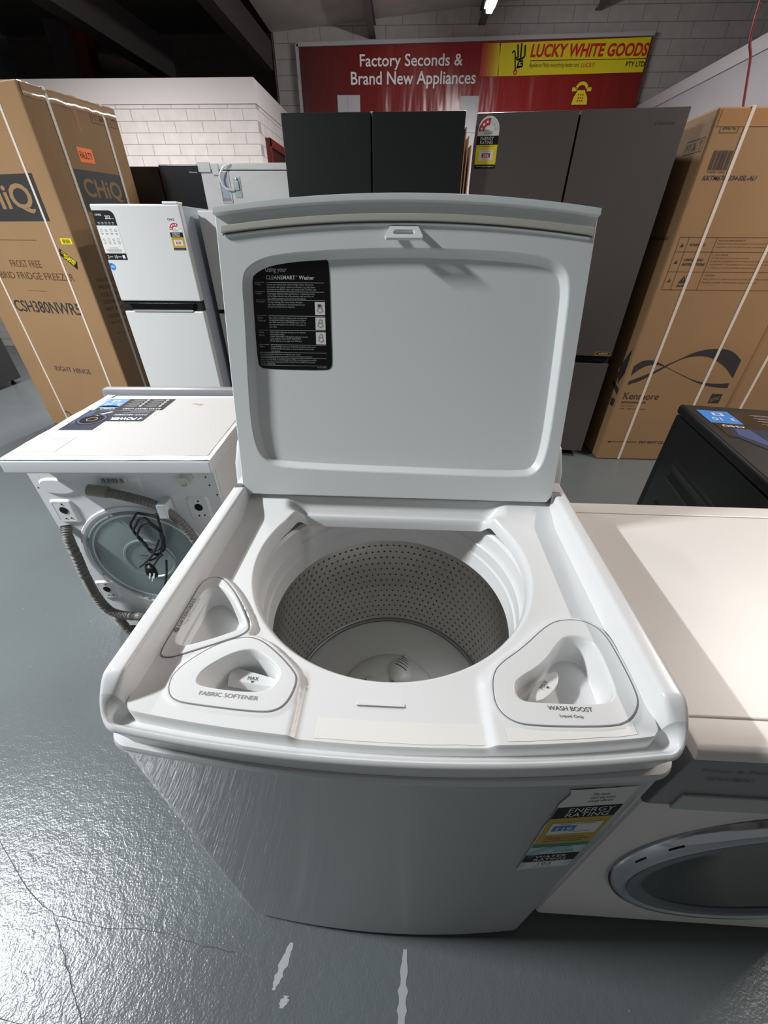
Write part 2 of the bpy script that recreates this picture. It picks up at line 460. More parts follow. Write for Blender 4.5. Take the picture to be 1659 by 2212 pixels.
# left office of painted blocks, with a plain parapet band
wall_quad('wall_office_front', office_m, [(-6.85, YO, 0), (XO, YO, 0), (XO, YO, 2.44), (-6.85, YO, 2.44)])
wall_quad('wall_office_side', office_m, [(XO, YO + .0995, 0), (XO, YB - .01, 0), (XO, YB - .01, 2.44), (XO, YO + .0995, 2.44)])
b = MB(); b.box(parapet_m, -6.85, XO + 0.012, YO - 0.012, YO + 0.1, 2.425, 2.615); struct(b.build('trim_1', bev=.003))
b = MB(); b.box(parapet_m, XO - 0.1, XO + 0.012, YO + 0.1, YB - .01, 2.425, 2.615); struct(b.build('trim_2', bev=.003))
# red timber door frame in the office side
dr = thing('door_1', '', ''); del dr['label']; del dr['category']; struct(dr); dr.location = (XO, 5.7, 0)
b = MB()
for y0, y1, z0, z1 in ((0, .07, 0, 2.2), (.87, .94, 0, 2.2), (0, .94, 2.13, 2.2)): b.box(red_oxide, .001, .05, y0, y1, z0, z1)
b.build('door_frame', dr, bev=.003)
MB().box(mat('dark_red_door', '3a0f0c', 0.5), .004, .02, .07, .87, 0, 2.13).build('door_leaf', dr)
# right office: white wall running away from the viewer with a parapet
wall_quad('wall_right', mat('right_wall_paint', '989498', 0.6, noise=(1.5, .04)), [(2.87, YB - .01, 0), (2.87, 2.1, 0), (2.87, 2.1, 2.56), (2.87, YB - .01, 2.56)])
b = MB(); b.box(mat('right_wall_cap', 'a39ea1', 0.6), 2.855, 2.98, 2.1, YB - .01, 2.56, 2.665); struct(b.build('trim_3', bev=.003))
# ceiling: foil-faced insulation rising to the right
def zc(x): return 3.33 + 0.075 * (x + 1.7)
wall_quad('ceiling', foil_m, [(7, -3, zc(7)), (-1.72, -3, zc(-1.72)), (-1.72, YB + .1, zc(-1.72)), (7, YB + .1, zc(7))])
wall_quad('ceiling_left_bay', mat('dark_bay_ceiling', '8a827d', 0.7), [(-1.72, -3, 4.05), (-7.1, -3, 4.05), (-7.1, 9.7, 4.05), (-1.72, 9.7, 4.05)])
# roof joists that meet the back wall
JG = 'steel roof joists along the ceiling'
for x, lab in ((-.48, 'steel roof joist above the left half of the red banner'), (.82, 'steel roof joist just behind the bright tube light'), (2.15, 'steel roof joist above the yellow end of the banner'), (3.45, 'steel roof joist furthest right, above the white side wall')):
    b = MB(); z = zc(x) - .085
    b.box(joist_m, x - .04, x + .04, -2.5, YB - .002, z - .07, z - .06); b.box(joist_m, x - .005, x + .005, -2.5, YB - .002, z - .06, z + .04); b.box(joist_m, x - .04, x + .04, -2.5, YB - .002, z + .04, z + .05)
    tag(b.build('roof_joist', smooth=0), lab, 'beam', JG)
b = MB(); b.bar(beam_m, (-1.80, 6.95, 3.12), (-2.55, 2.0, 3.75), .16, .26); tag(b.build('roof_rafter', smooth=0), 'dark steel rafter sloping up from the top of the office corner', 'beam')
b = MB(); b.bar(beam_m, (-3.1, 7.05, 3.1), (-4.3, 3.0, 3.65), .2, .34); tag(b.build('roof_rafter', smooth=0), 'dark steel rafter above the cardboard box, left of the office corner', 'beam')
b = MB(); b.tube(mat('white_conduit', '8e8a88', .5), [(-1.69, 6.988, 3.36), (-1.69, 6.988, 3.0), (-1.69, 6.988, 2.6)], .010, smooth=False); tag(b.build('conduit'), 'thin pale conduit running down the edge of the back wall', 'conduit')
b = MB(); b.box(mat('pale_column', '6a625e', .7), -5.75, -5.35, 8.9, 9.4, 0, 4.04); tag(b.build('column', bev=.01), 'pale column in the dark bay behind the brown box', 'column')
b = MB(); b.box(red_oxide, -5.2, -4.98, 8.6, 8.85, 0, 4.04); tag(b.build('steel_post', bev=.01), 'red-brown steel post beside the pale column in the dark bay', 'column')
b = MB(); b.tube(mat('red_cable', '7a2530', .5), [(2.0, 3.5, 3.6), (2.03, 3.5, 2.45), (2.1, 3.5, 2.2), (2.19, 3.5, 1.9)], .007); tag(b.build('hanging_cable'), 'thin red cable hanging down over the right-hand cardboard boxes', 'cable')

# lamps
for nm, x, y, z, W, col, L, em, lab in LAMPS:
    t = thing('tube_light', lab, 'light', (x, y, z), 0, 'tube lights hanging from the roof')
    MB().box(mat('lamp_housing', 'c9c9c6', .5), -.05, .05, -L / 2 - .02, L / 2 + .02, .0, .045).build('housing', t, bev=.006)
    MB().box(mat('lamp_diffuser_%d' % em, 'ffffff', .4, emit=em), -.03, .03, -L / 2, L / 2, -.035, -.001).build('diffuser', t, bev=.012)
    for yy in (-L * .35, L * .35): b = MB(); b.tube(joist_m, [(0, yy, .045), (0, yy, (zc(x) - .03 if x > -1.72 else 4.02) - z)], .003, smooth=False); b.build('suspension_wire', t)
    ld = bpy.data.lights.new('tube_glow', 'AREA'); ld.shape = 'RECTANGLE'; ld.size = .10; ld.size_y = L; ld.energy = W; ld.color = col
    ld.spread = math.radians(165)
    lo = bpy.data.objects.new('tube_glow', ld); SC.collection.objects.link(lo); lo.parent = t; lo.location = (0, 0, -.05)

# ------------------------------------------------------------------ banner on the back wall
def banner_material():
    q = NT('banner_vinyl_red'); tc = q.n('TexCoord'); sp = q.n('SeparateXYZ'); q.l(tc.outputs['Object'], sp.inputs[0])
    rp = q.n('ValToRGB'); e = rp.color_ramp.elements  # maroon-to-red ramp: part printed gradient, part uneven lighting put into the colour
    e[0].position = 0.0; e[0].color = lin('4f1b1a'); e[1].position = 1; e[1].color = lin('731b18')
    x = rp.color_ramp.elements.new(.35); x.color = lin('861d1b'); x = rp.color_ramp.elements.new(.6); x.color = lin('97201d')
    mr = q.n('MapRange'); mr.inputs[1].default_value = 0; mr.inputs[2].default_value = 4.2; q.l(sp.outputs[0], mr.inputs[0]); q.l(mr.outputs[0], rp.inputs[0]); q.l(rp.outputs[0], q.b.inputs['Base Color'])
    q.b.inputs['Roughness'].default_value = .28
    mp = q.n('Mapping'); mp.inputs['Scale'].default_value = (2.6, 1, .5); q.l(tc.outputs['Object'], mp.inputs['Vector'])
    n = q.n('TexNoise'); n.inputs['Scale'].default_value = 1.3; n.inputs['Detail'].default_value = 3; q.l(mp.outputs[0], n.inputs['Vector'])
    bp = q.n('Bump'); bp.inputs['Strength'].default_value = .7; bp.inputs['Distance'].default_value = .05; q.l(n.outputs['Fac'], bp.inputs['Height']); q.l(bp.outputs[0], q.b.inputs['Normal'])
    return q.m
BY = 6.93
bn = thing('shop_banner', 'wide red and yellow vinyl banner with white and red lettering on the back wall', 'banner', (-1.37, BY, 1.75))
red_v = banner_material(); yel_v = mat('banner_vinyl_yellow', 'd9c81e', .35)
def BX(x, z): return (x + 1.37, z - 1.75)
bl = lambda p, q_, t: (p[0] + (q_[0] - p[0]) * t, p[1] + (q_[1] - p[1]) * t)
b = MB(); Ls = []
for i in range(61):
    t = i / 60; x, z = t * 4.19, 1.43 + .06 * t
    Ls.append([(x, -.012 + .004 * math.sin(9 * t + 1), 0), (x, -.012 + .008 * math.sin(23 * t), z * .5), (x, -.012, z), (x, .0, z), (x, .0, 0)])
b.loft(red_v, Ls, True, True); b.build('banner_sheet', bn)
d = Decal((0, -.022, 0), (1, 0, 0), (0, 0, 1), lift=.001, step=.002)
y0 = [BX(1.048, 3.196), BX(1.072, 2.924), BX(2.802, 2.949), BX(2.802, 3.232)]
d.poly(yel_v, y0, 0)
# the yellow print fades into the red at its left end
for i in range(10):
    t = i / 10; c = tuple(a * (1 - t) + c_ * t for a, c_ in zip((0.85, .78, .12), (.66, .13, .11)))
    m = mat('banner_fade_%d' % i, c, .35); xa = 1.06 - .022 * i
    d.rect(m, *[BX(xa - .022, 0)[0], BX(xa, 0)[0]], BX(0, 2.924)[1], BX(0, 3.197)[1], 0)
d.text(mat('banner_white_print', 'f2eef0', .35), 'Factory Seconds &', *BX(-.634, 2.985), w=1.26, h=.135, bold=.012)
d.text(MATS['banner_white_print'], 'Brand New Appliances', *BX(-.75, 2.825), w=1.55, h=.15, bold=.012)
rb = mat('banner_red_print', 'c01f22', .4)
d.text(rb, 'LUCKY WHITE GOODS', *BX(1.425, 3.078), w=1.375, h=.11, bold=.035, shear=.12)
d.line(black_print, *BX(1.43, 3.052), *BX(2.80, 3.06), .006, 1)
d.text(black_print, 'Appliance Make everything better and', *BX(1.425, 2.985), w=.60, h=.05, shear=.25)
d.text(rb, 'LUCKY.', *BX(2.05, 2.992), w=.165, h=.04, shear=.25, bold=.01)
d.text(black_print, 'PTY LTD', *BX(2.58, 2.995), w=.22, h=.042, bold=.02)
# hand-truck emblem: a trolley carrying stacked letters
def BP(l): return [BX(*p) for p in l]
d.path(black_print, BP([(1.205, 3.115), (1.225, 3.135), (1.24, 3.12), (1.262, 3.01), (1.27, 2.965)]), .014)
d.path(rb, BP([(1.268, 2.99), (1.345, 3.005)]), .012); d.ring(rb, *BX(1.272, 2.957), .012, .024)
d.path(black_print, BP([(1.262, 3.085), (1.272, 3.06), (1.33, 3.07), (1.36, 3.085), (1.35, 3.18)]), .018)
d.path(black_print, BP([(1.262, 3.185), (1.285, 3.075)]), .018); d.path(black_print, BP([(1.305, 3.195), (1.315, 3.075)]), .018)
d.path(black_print, BP([(1.35, 3.05), (1.30, 3.05), (1.29, 3.0), (1.345, 3.005), (1.35, 3.03), (1.32, 3.03)]), .016)
# telephone sign
yp = mat('banner_yellow_print', 'e0cf2a', .4)
d.poly(yp, BP([(2.025, 2.672), (2.218, 2.672), (2.205, 2.735), (2.165, 2.785), (2.16, 2.80), (2.07, 2.80), (2.065, 2.785), (2.035, 2.735)]), 1)
d.ring(yp, *BX(2.115, 2.79), .055, .085, 20, 160, 1); d.rect(yp, *[BX(2.0, 0)[0], BX(2.055, 0)[0]], BX(0, 2.79)[1], BX(0, 2.825)[1], 1); d.rect(yp, *[BX(2.18, 0)[0], BX(2.235, 0)[0]], BX(0, 2.79)[1], BX(0, 2.825)[1], 1)
for i in range(3):
    for j in range(3): d.rect(rb, BX(2.085 + i * .027, 0)[0], BX(2.10 + i * .027, 0)[0], BX(0, 2.70 + j * .026)[1], BX(0, 2.714 + j * .026)[1], 2)
# printed pictures of fridges, lower edge
gp = mat('banner_grey_picture', 'b9b6ba', .4)
d.rect(gp, *[BX(-.93, 0)[0], BX(-.64, 0)[0]], .0, BX(0, 2.772)[1], 1); d.rect(grey_print, *[BX(-.80, 0)[0], BX(-.795, 0)[0]], .0, BX(0, 2.77)[1], 2)
d.rect(gp, *[BX(.632, 0)[0], BX(.86, 0)[0]], .0, BX(0, 2.757)[1], 1); d.rect(grey_print, *[BX(.64, 0)[0], BX(.855, 0)[0]], BX(0, 2.42)[1], BX(0, 2.425)[1], 2)
d.build('banner_print', bn)
b = MB(); bf = mat('banner_border', 'a9a5a6', .5)
b.bar(bf, (-.03, -.015, 0), (-.03, -.015, 1.46), .035, .02); b.bar(bf, (-.03, -.015, 1.455), (4.2, -.015, 1.51), .02, .035)
b.build('banner_frame', bn)

# ------------------------------------------------------------------ the open top-loading washer
W = thing('top_load_washer', 'white top-loading washing machine in the foreground with its lid standing open', 'washing machine', (0, .27, 0))
def seam_y(x): return -.021 + .021 * (x / .316) ** 2
def cab_outline(off=0.0):
    rc = .026; out = []
    for i in range(41):
        x = -.290 + .580 * i / 40; out.append((x, seam_y(x) - off))
    for sx, a0 in ((1, -90), (-1, 180)):
        if sx < 0: out += [(.316 + off, .57), (-.316 - off, .57)]
        for k in range(0 if sx < 0 else 1, 9 if sx > 0 else 8):
            a = math.radians(a0 + 90 * k / 8); out.append((sx * .290 + (rc + off) * math.cos(a), seam_y(.29) + rc + (rc + off) * math.sin(a)))
    return out
b = MB()
b.loft(white_front, [[(x, y, z) for x, y in cab_outline(o)] for o, z in ((-.006, .03), (-.001, .022), (0, .03), (0, .829), (.003, .834), (.0035, .840), (.0015, .845), (-.006, .846), (-.03, .846), (-.045, .8455))][1:], True, False)
b.build('cabinet', W, world=True, smooth=40)
for x in (-.26, .26):
    for y in (.05, .5):
        MB().lathe(black_plastic, [(.028, 0), (.028, .012), (.018, .015), (.018, .03)], (x, y, 0), 20, cap0=True, cap1=True).build('foot', W, world=True)
MB().box(black_plastic, -.29, .29, .03, .55, .006, .03).build('base_tray', W, world=True)

# U-shaped surround: high rims at the sides, low lip along the front
path = []
for i in [60 * (1 - (1 - q_ / 60) ** 1.8) for q_ in range(61)]: path.append((-.306 + .006 * (1 - i / 60) , .56 - (.56 - .015) * i / 60, 0.0, (-1, 0)))
for k in range(1, 25):
    a = math.radians(90 * k / 24); path.append((-.280 - .026 * math.cos(a), .015 - .0255 * math.sin(a), k / 24, (-math.cos(a), -math.sin(a))))
for i in range(1, 40):
    x = -.280 + .560 * i / 40; s = 2 * .0195 / .280 ** 2 * x; L = math.hypot(1, s); path.append((x, -.030 + .0195 * (x / .280) ** 2, 1.0, (s / L, -1 / L)))
for k in range(0, 25):
    a = math.radians(90 - 90 * k / 24); path.append((.280 + .026 * math.cos(a), .015 - .0255 * math.sin(a), 1 - k / 24, (math.cos(a), -math.sin(a))))
for i in [60 * (q_ / 60) ** 1.8 for q_ in range(1, 61)]: path.append((.306 + .006 * i / 60, .015 + (.56 - .015) * i / 60, 0.0, (1, 0)))
side = [(-.009, .846), (-.008, .862), (-.003, .912), (-.0005, .928), (.003, .9325), (.008, .934), (.020, .9345), (.0235, .933), (.0255, .929), (.0295, .893), (.045, .890)]
front = [(.010, .846), (.008, .858), (.002, .882), (.000, .888), (.001, .8925), (.0035, .8945), (.006, .8930), (.009, .886), (.012, .8830), (.020, .8815), (.045, .8815)]
loops = []
for x, y, s, n in path:
    s = float(sst(0, 1.0, s)) if s >= 1 else float(sst(.036, -.0105, y)); L = []
    for (d0, z0), (d1, z1) in zip(side, front):
        dd = d0 + (d1 - d0) * s; dd = min(dd, .0245) if abs(x) > .2805 and y < .0145 else dd; zz = z0 + (z1 - z0) * s; L.append((x - n[0] * dd, y - n[1] * dd, zz))
    loops.append(L)
b = MB(); b.loft(white_plastic, loops, closed=False); b.build('top_surround', W, world=True, smooth=55, wn=True)

# deck: one skin around the hole, with raised islands for the dispensers
DZ, KS = -.012, 1.029
def S(p): return (.006 + (p[0] - .006) * KS, -.201 + (p[1] + .201) * KS)
CX, CY, RH = -.002, .268, .214
fs = [(-.234, .023), (-.238, .044), (-.216, .072), (-.188, .091), (-.16, .094), (-.129, .073), (-.105, .051), (-.099, .041), (-.102, .019), (-.111, .007), (-.13, .004), (-.2, .009), (-.222, .012)]
fp = [(-.209, .036), (-.206, .05), (-.182, .071), (-.160, .078), (-.142, .069), (-.121, .053), (-.119, .044), (-.124, .030), (-.136, .025), (-.166, .025), (-.203, .029)]
wb = [(.114, .040), (.117, .056), (.126, .071), (.158, .094), (.198, .131), (.221, .140), (.247, .139), (.263, .123), (.266, .087), (.266, .047), (.262, .031), (.246, .014), (.225, .007), (.146, .004), (.125, .008), (.114, .022)]
wp = [(.137, .042), (.142, .054), (.176, .074), (.203, .106), (.217, .115), (.238, .114), (.247, .101), (.246, .060), (.244, .044), (.234, .033), (.219, .029), (.149, .028), (.139, .032)]
dt = [(-.262, .062), (-.267, .070), (-.269, .09), (-.270, .156), (-.266, .180), (-.256, .192), (-.240, .190), (-.224, .176), (-.205, .155), (-.176, .113), (-.174, .104), (-.180, .096), (-.196, .088), (-.216, .078), (-.241, .066), (-.250, .062)]
dp = [(-.250, .079), (-.257, .086), (-.258, .107), (-.256, .162), (-.250, .173), (-.234, .174), (-.214, .158), (-.182, .116), (-.181, .107), (-.195, .099), (-.216, .088), (-.240, .078)]
fs, fp, wb, wp, dt, dp = [chaikin([(max(-.2735, min(.2735, S(q_)[0])), S(q_)[1]) for q_ in p], 2) for p in (fs, fp, wb, wp, dt, dp)]
def deck_front(x): return -.0135 + .0200 * (x / .275) ** 2
NA = 560
angs = [2 * math.pi * i / NA for i in range(NA)]
hole = []
for a in angs:
    r = RH
    if math.sin(a) > .1: r = min(RH, (.3985 - CY) / math.sin(a))
    hole.append((CX + r * math.cos(a), CY + r * math.sin(a)))
H = np.array(hole)
for _ in range(6): H = (np.roll(H, 1, 0) + H * 2 + np.roll(H, -1, 0)) / 4
outer_poly = [(-.281, .03), (-.281, .424), (.284, .424), (.281, .03), (.2785, .013), (.271, .0062)] + [(.271 - .542 * i / 40, deck_front(.271 - .542 * i / 40)) for i in range(1, 40)] + [(-.271, .0062), (-.2785, .013)]
OUT = np.array(ray_poly((CX, CY), outer_poly, angs))
NR = 62
ts = np.linspace(0, 1, NR)
G = H[None] * (1 - ts[:, None, None]) + OUT[None] * ts[:, None, None]
X, Y = G[..., 0], G[..., 1]
rr_ = np.hypot(X - H[None, :, 0], Y - H[None, :, 1])
Z = .900 + .009 * sst(.0, .05, rr_)
isl = np.minimum(np.minimum(sdf(X, Y, fs), sdf(X, Y, dt)), sdf(X, Y, wb))
Z = Z + (.9165 - Z) * (1 - sst(.004, .010, isl))
frontL = (1 - sst(-.100, -.088, X)) * (1 - sst(.05, .2, Y)) ; frontR = sst(.100, .112, X) * (1 - sst(.05, .16, Y))
near = sst(.006, .03, rr_)
Z = np.maximum(Z, .909 + (.9155 - .909) * np.clip(frontL + frontR, 0, 1) * near)
k = (1 - sst(.165, .205, np.abs(X))) * sst(.375, .400, Y)
Z = Z * (1 - k) + (.892 + .028 * sst(.399, .422, Y)) * k + .014 * sst(.35, .42, Y) * (1 - k)
Z = Z + DZ
for p in (fp, wp, dp):
    Z = Z - .062 * (1 - sst(.002, .006, sdf(X, Y, p)))
rings = [[tuple(map(float, (H[i, 0] + (CX - H[i, 0]) * s, H[i, 1] + (CY - H[i, 1]) * s, Z[0, i] + dz))) for i in range(NA)] for s, dz in ((.033, -.022), (.028, -.010), (.018, -.0042), (.007, -.001))]
rings += [[(float(X[j, i]), float(Y[j, i]), float(Z[j, i])) for i in range(NA)] for j in range(NR)]
rings += [[(float(OUT[i, 0]) , float(OUT[i, 1]) - (.0015 if OUT[i, 1] < .014 else 0), float(Z[-1, i]) - dz) for i in range(NA)] for dz in (.0025, .026)]
b = MB(); b.loft(white_plastic, rings, flip=False); deck = b.build('deck', W, world=True, smooth=50)

# dispensers
def dispenser(name, O, P_, c, depth, zt=.9058, floor_in=.008):
    c = S(c)
    A = [2 * math.pi * i / 160 for i in range(160)]
    o, p = ray_poly(c, O, A), ray_poly(c, P_, A)
    shr = lambda k_: [(c[0] + (x - c[0]) * k_, c[1] + (y - c[1]) * k_) for x, y in p]
    p2, p3, p4 = shr(.975), shr(.955), shr(.90)
    zz = lambda L, z: [(x, y, z) for x, y in L]
    lo = [zz(o, zt - .006), zz(o, zt - .0008), zz(inset(o, .0008), zt), zz(shr(1.05), zt), zz(shr(1.02), zt - .0004), zz(p, zt - .0016), zz(p2, zt - .0045), zz(p3, zt - .010), zz(p4, zt - depth + .003), zz(shr(.87), zt - depth)]
    b = MB(); b.loft(white_plastic, lo, False, True); t = b.build(name, W, world=True, smooth=50, wn=True)
    s = MB(); o2 = inset(o, -.0011); s.loft(grey_seam, [zz(o2, zt - .0006), zz(inset(o, .0001), zt - .0006)]); s.build('seam_gap', t, world=True, smooth=0)
    return t
soft = dispenser('softener_dispenser', fs, fp, (-.168, .045), .040)
boost = dispenser('wash_boost_dispenser', wb, wp, (.205, .062), .042)
det = dispenser('detergent_drawer', dt, dp, (-.227, .115), .030)
def flat_decal(): return Decal((.006 - .006 * KS, -.201 + .201 * KS, .9058), (1, 0, 0), (0, 1, 0), lift=.0003)
d = flat_decal(); d.text(grey_print, 'FABRIC SOFTENER', -.2045, .0190, w=.066, h=.0046, rot=-.05, bold=.0); d.build('lettering', soft, world=True)
d = flat_decal(); d.text(dk_print, 'WASH BOOST', .171, .0208, w=.0465, h=.0048, bold=.0); d.text(dk_print, 'Liquid Only', .181, .0128, w=.0245, h=.0040); d.build('lettering', boost, world=True)
d = Decal((-.2660, .106, .9058), (0, 1, 0), (-1, 0, 0), n=(0, 0, 1), lift=.0003)
d.text(grey_print, 'DETERGENT', .008, .0005, w=.047, h=.0048, bold=.0); d.text(lt_print, 'High Efficiency Only', .011, -.006, w=.044, h=.004); d.poly(grey_print, circ(.002, .003, .0035), 1); d.build('lettering', det, world=True)
# inner pieces: the softener's shelf and the boost's tongue, each marked MAX
b = MB(); b.loft(white_plastic, [[(*S((-.190, .066)), 0.8680), (*S((-.125, .053)), 0.8680), (*S((-.123, .043)), 0.8680), (*S((-.150, .045)), 0.8680), (*S((-.188, .050)), 0.8680)], [(*S((-.186, .070)), 0.8800), (*S((-.124, .055)), 0.8800), (*S((-.122, .046)), 0.8800), (*S((-.150, .048)), 0.8800), (*S((-.186, .054)), 0.8800)]], True, True)
b.build('max_shelf', soft, world=True, bev=.0015)
d = Decal((*S((-.163, .053)), 0.8800), (1, -.05, 0), (.05, 1, 0), n=(0, 0, 1), lift=.0003); d.text(dk_print, 'MAX', 0, 0, w=.013, h=.0045); d.poly(dk_print, [(.005, -.001), (.009, -.001), (.007, -.004)], 1); d.build('lettering', soft, world=True)
tg = chaikin([(.160, .050), (.172, .047), (.190, .059), (.203, .075), (.203, .089), (.188, .079), (.170, .066)], 1)
b = MB(); b.loft(white_plastic, [[(x, y, z) for x, y in tg] for z in (.872, .886)], True, True)
b.build('max_tongue', boost, world=True, bev=.0012)
d = Decal((.178, .0565, .8863), (.66, .75, 0), (-.75, .66, 0), n=(0, 0, 1), lift=.0003); d.text(dk_print, 'MAX', .004, .002, w=.014, h=.0045); d.poly(dk_print, [(.009, .0005), (.013, .0005), (.011, -.0025)], 1); d.build('lettering', boost, world=True)
# little moulded slot at the front of the deck
b = MB(); b.loft(white_plastic, [[(x, y, .8976) for x, y in rrect(-.033, .020, .0255, .0305, .0022)], [(x, y, .8982) for x, y in inset(rrect(-.033, .020, .0255, .0305, .0022), .0006)]], True, True); b.build('lock_slot', W, world=True)
d = Decal((0, 0, .8983), (1, 0, 0), (0, 1, 0), lift=.0002); d.poly(grey_seam, rrect(-.0325, .0195, .0256, .0266, .0004), 0); d.build('slot_line', W, world=True)
# scuffed yellowed tape along the front of the deck
def tape(x0, x1, ya, yb, zz, name='scuffed_tape'):
    n = 12; r = random.Random(int(abs(x0) * 1000)); fr, bk = [], []
    for i in range(n + 1):
        x = x0 + (x1 - x0) * i / n; fr.append((x, deck_front(x) + ya + r.uniform(-.0006, .0006), zz)); bk.append((x, deck_front(x) + yb, zz))
    b = MB(); b.add(fr + bk, [(i, i + 1, n + 2 + i, n + 1 + i) for i in range(n)], white_strip); b.build(name, W, world=True, smooth=0)
tape(-.073, .104, .003, .024, .8974)
tape(.122, .255, .003, .0165, .9040)

# tub and drum
c = (CX, CY, -.012)
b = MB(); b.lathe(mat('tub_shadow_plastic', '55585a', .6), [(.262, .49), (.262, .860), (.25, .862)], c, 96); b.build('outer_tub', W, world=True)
b = MB(); b.lathe(white_plastic, [(.245, .83), (.240, .862), (.234, .868), (.222, .868), (.217, .863), (.215, .845), (.213, .838), (.2095, .834), (.2085, .815), (.2085, .812), (.2060, .808), (.2052, .79), (.2040, .777), (.207, .774)], c, 160); b.build('balance_ring', W, world=True, smooth=28)
q = NT('drum_steel'); tc = q.n('TexCoord'); sp = q.n('SeparateXYZ'); q.l(tc.outputs['Object'], sp.inputs[0])
ang = q.math('MULTIPLY', q.math('ARCTAN2', q.math('SUBTRACT', sp.outputs[1], CY), q.math('SUBTRACT', sp.outputs[0], CX)), 96 / (2 * math.pi))
zr = q.math('MULTIPLY', q.math('SUBTRACT', sp.outputs[2], .5), 1 / .0185); row = q.math('FLOOR', zr)
a2 = q.math('ADD', q.math('ADD', ang, 200.0), q.math('MULTIPLY', row, .5))
fx = q.math('SUBTRACT', q.math('FRACT', a2), .5); fz = q.math('SUBTRACT', q.math('FRACT', zr), .5)
dx = q.math('MULTIPLY', fx, .0137); dz = q.math('MULTIPLY', fz, .0185)
dd = q.math('SQRT', q.math('ADD', q.math('POWER', dx, 2.0), q.math('POWER', dz, 2.0)))
holem = q.math('LESS_THAN', dd, .0021)
mr = q.n('MapRange'); mr.inputs[1].default_value = .0015; mr.inputs[2].default_value = .0036; mr.inputs[3].default_value = 0; mr.inputs[4].default_value = 1; q.l(dd, mr.inputs[0])
bp = q.n('Bump'); bp.inputs['Strength'].default_value = .6; bp.inputs['Distance'].default_value = .002; q.l(mr.outputs[0], bp.inputs['Height']); q.l(bp.outputs[0], q.b.inputs['Normal'])
q.l(q.mix(holem, lin('dedcd9'), lin('2a2928')), q.b.inputs['Base Color'])
q.l(q.math('SUBTRACT', 1.0, holem), q.b.inputs['Metallic']); q.b.inputs['Roughness'].default_value = .24
b = MB(); b.lathe(q.m, [(.2050, .779), (.2055, .772), (.209, .70), (.2125, .60), (.2145, .53), (.2145, .51), (.212, .50)], c, 192); b.build('steel_drum', W, world=True)
b = MB(); prof = [(.2125 + .004 * math.cos(2 * math.pi * k / 10), .506 + .004 * math.sin(2 * math.pi * k / 10)) for k in range(11)]; b.lathe(bright_metal, prof, c, 128); b.build('drum_band', W, world=True)
dgrey = mat('drum_base_plastic', 'dfe0de', .4)
b = MB(); b.lathe(dgrey, [(.2105, .500), (.19, .499), (.13, .503), (.106, .506)], c, 96); b.build('drum_base', W, world=True)
b = MB(); b.lathe(dgrey, [(.106, .505), (.103, .512), (.09, .524), (.07, .534), (.04, .541), (.012, .543)], c, 96, cap1=True); imp = b.build('impeller', W, world=True, smooth=60)
for k in range(3):
    a0 = math.radians(-62 + 120 * k); u = Vector((math.cos(a0), math.sin(a0), 0)); v = Vector((-math.sin(a0), math.cos(a0), 0)); loops = []
    def vane(t, s_):
        r = .016 + .084 * t; w = .014 + .016 * math.sin(math.pi * t ** .8); zc_ = .531 + .014 * math.sin(math.pi * min(1, .12 + t)) - .022 * t * t
        p = Vector((CX, CY, 0)) + u * r + v * (.02 * t * t + w * s_); p.z = zc_ - .016 * s_ * s_ - (.004 if abs(s_) > .9 else 0); return p
    for i in range(17): loops.append([tuple(vane(i / 16, -1 + j / 6)) for j in range(13)])
    b = MB(); b.loft(mat('impeller_white', 'e2e4e3', .3), loops, closed=False); b.build('impeller_vane', imp, world=True, smooth=60)
    for i in range(5):
        t = .42 + .115 * i; up_ = Vector((0, 0, .0006)); L1 = [vane(t - .012, x) + up_ for x in (-.5, -.25, 0, .25, .5)]; L2 = [vane(t + .012, x) + up_ for x in (-.5, -.25, 0, .25, .5)]
        b = MB(); b.loft(shadow_hole, [[tuple(p) for p in L1], [tuple(p) for p in L2]], closed=False); b.build('vane_slot', imp, world=True, smooth=0)
# console behind the lid
b = MB(); b.loft(white_plastic, [[(x, .445, .905), (x, .46, .955), (x, .49, .988), (x, .52, .996), (x, .57, .990), (x, .57, .84), (x, .445, .84)] for x in (-.312, -.305, .305, .312)], True, True); b.build('console', W, world=True, bev=.004)
for s in (-1, 1):
    b = MB(); b.lathe(grey_plastic, [(.011, -.007), (.011, .007)], (0, 0, 0), 20, cap0=True, cap1=True)
    h = b.build('hinge', W, smooth=40); h.location = (s * .289, .412 - .27, .926); h.rotation_euler = (0, math.pi / 2, 0)

# lid, leaning back; local frame: x across, y up the lid, z out of its inner face
TL = math.radians(16)
lid = bpy.data.objects.new('lid', None); SC.collection.objects.link(lid); lid.parent = W; lid.empty_display_size = .05
vy = Vector((0, math.sin(TL), math.cos(TL))); vz = Vector((0, -math.cos(TL), math.sin(TL))); ux_ = Vector((1, 0, 0))
Ml = Matrix((ux_, vy, vz)).transposed(); lid.rotation_euler = Ml.to_euler(); lid.location = Vector((0, .406, .920)) - Vector((0, .27, 0))
def lid_top(x): return .461 - .018 * (x / .283) ** 2
lo_poly = [(-.274, 0), (.274, 0), (.283, .012)] + [(.284, .22)] + [(.283 - .566 * i / 40, lid_top(.283 - .566 * i / 40)) for i in range(41)] + [(-.284, .22), (-.283, .012)]
ro = chaikin([(-.249, .30), (-.249, .352), (-.238, .369), (-.200, .384), (-.10, .391), (0, .394), (.10, .3925), (.20, .387), (.242, .375), (.256, .352), (.259, .30), (.262, .15), (.260, .085), (.250, .056), (.228, .046), (.10, .047), (-.19, .051), (-.232, .058), (-.251, .085), (-.256, .15)], 2)
LC = (.002, .215); A = [2 * math.pi * i / 480 for i in range(480)]
LO = ray_poly(LC, lo_poly, A); RO = ray_poly(LC, ro, A)
z3 = lambda L, z: [(x, y, z) for x, y in L]
RI = inset(RO, .0085)
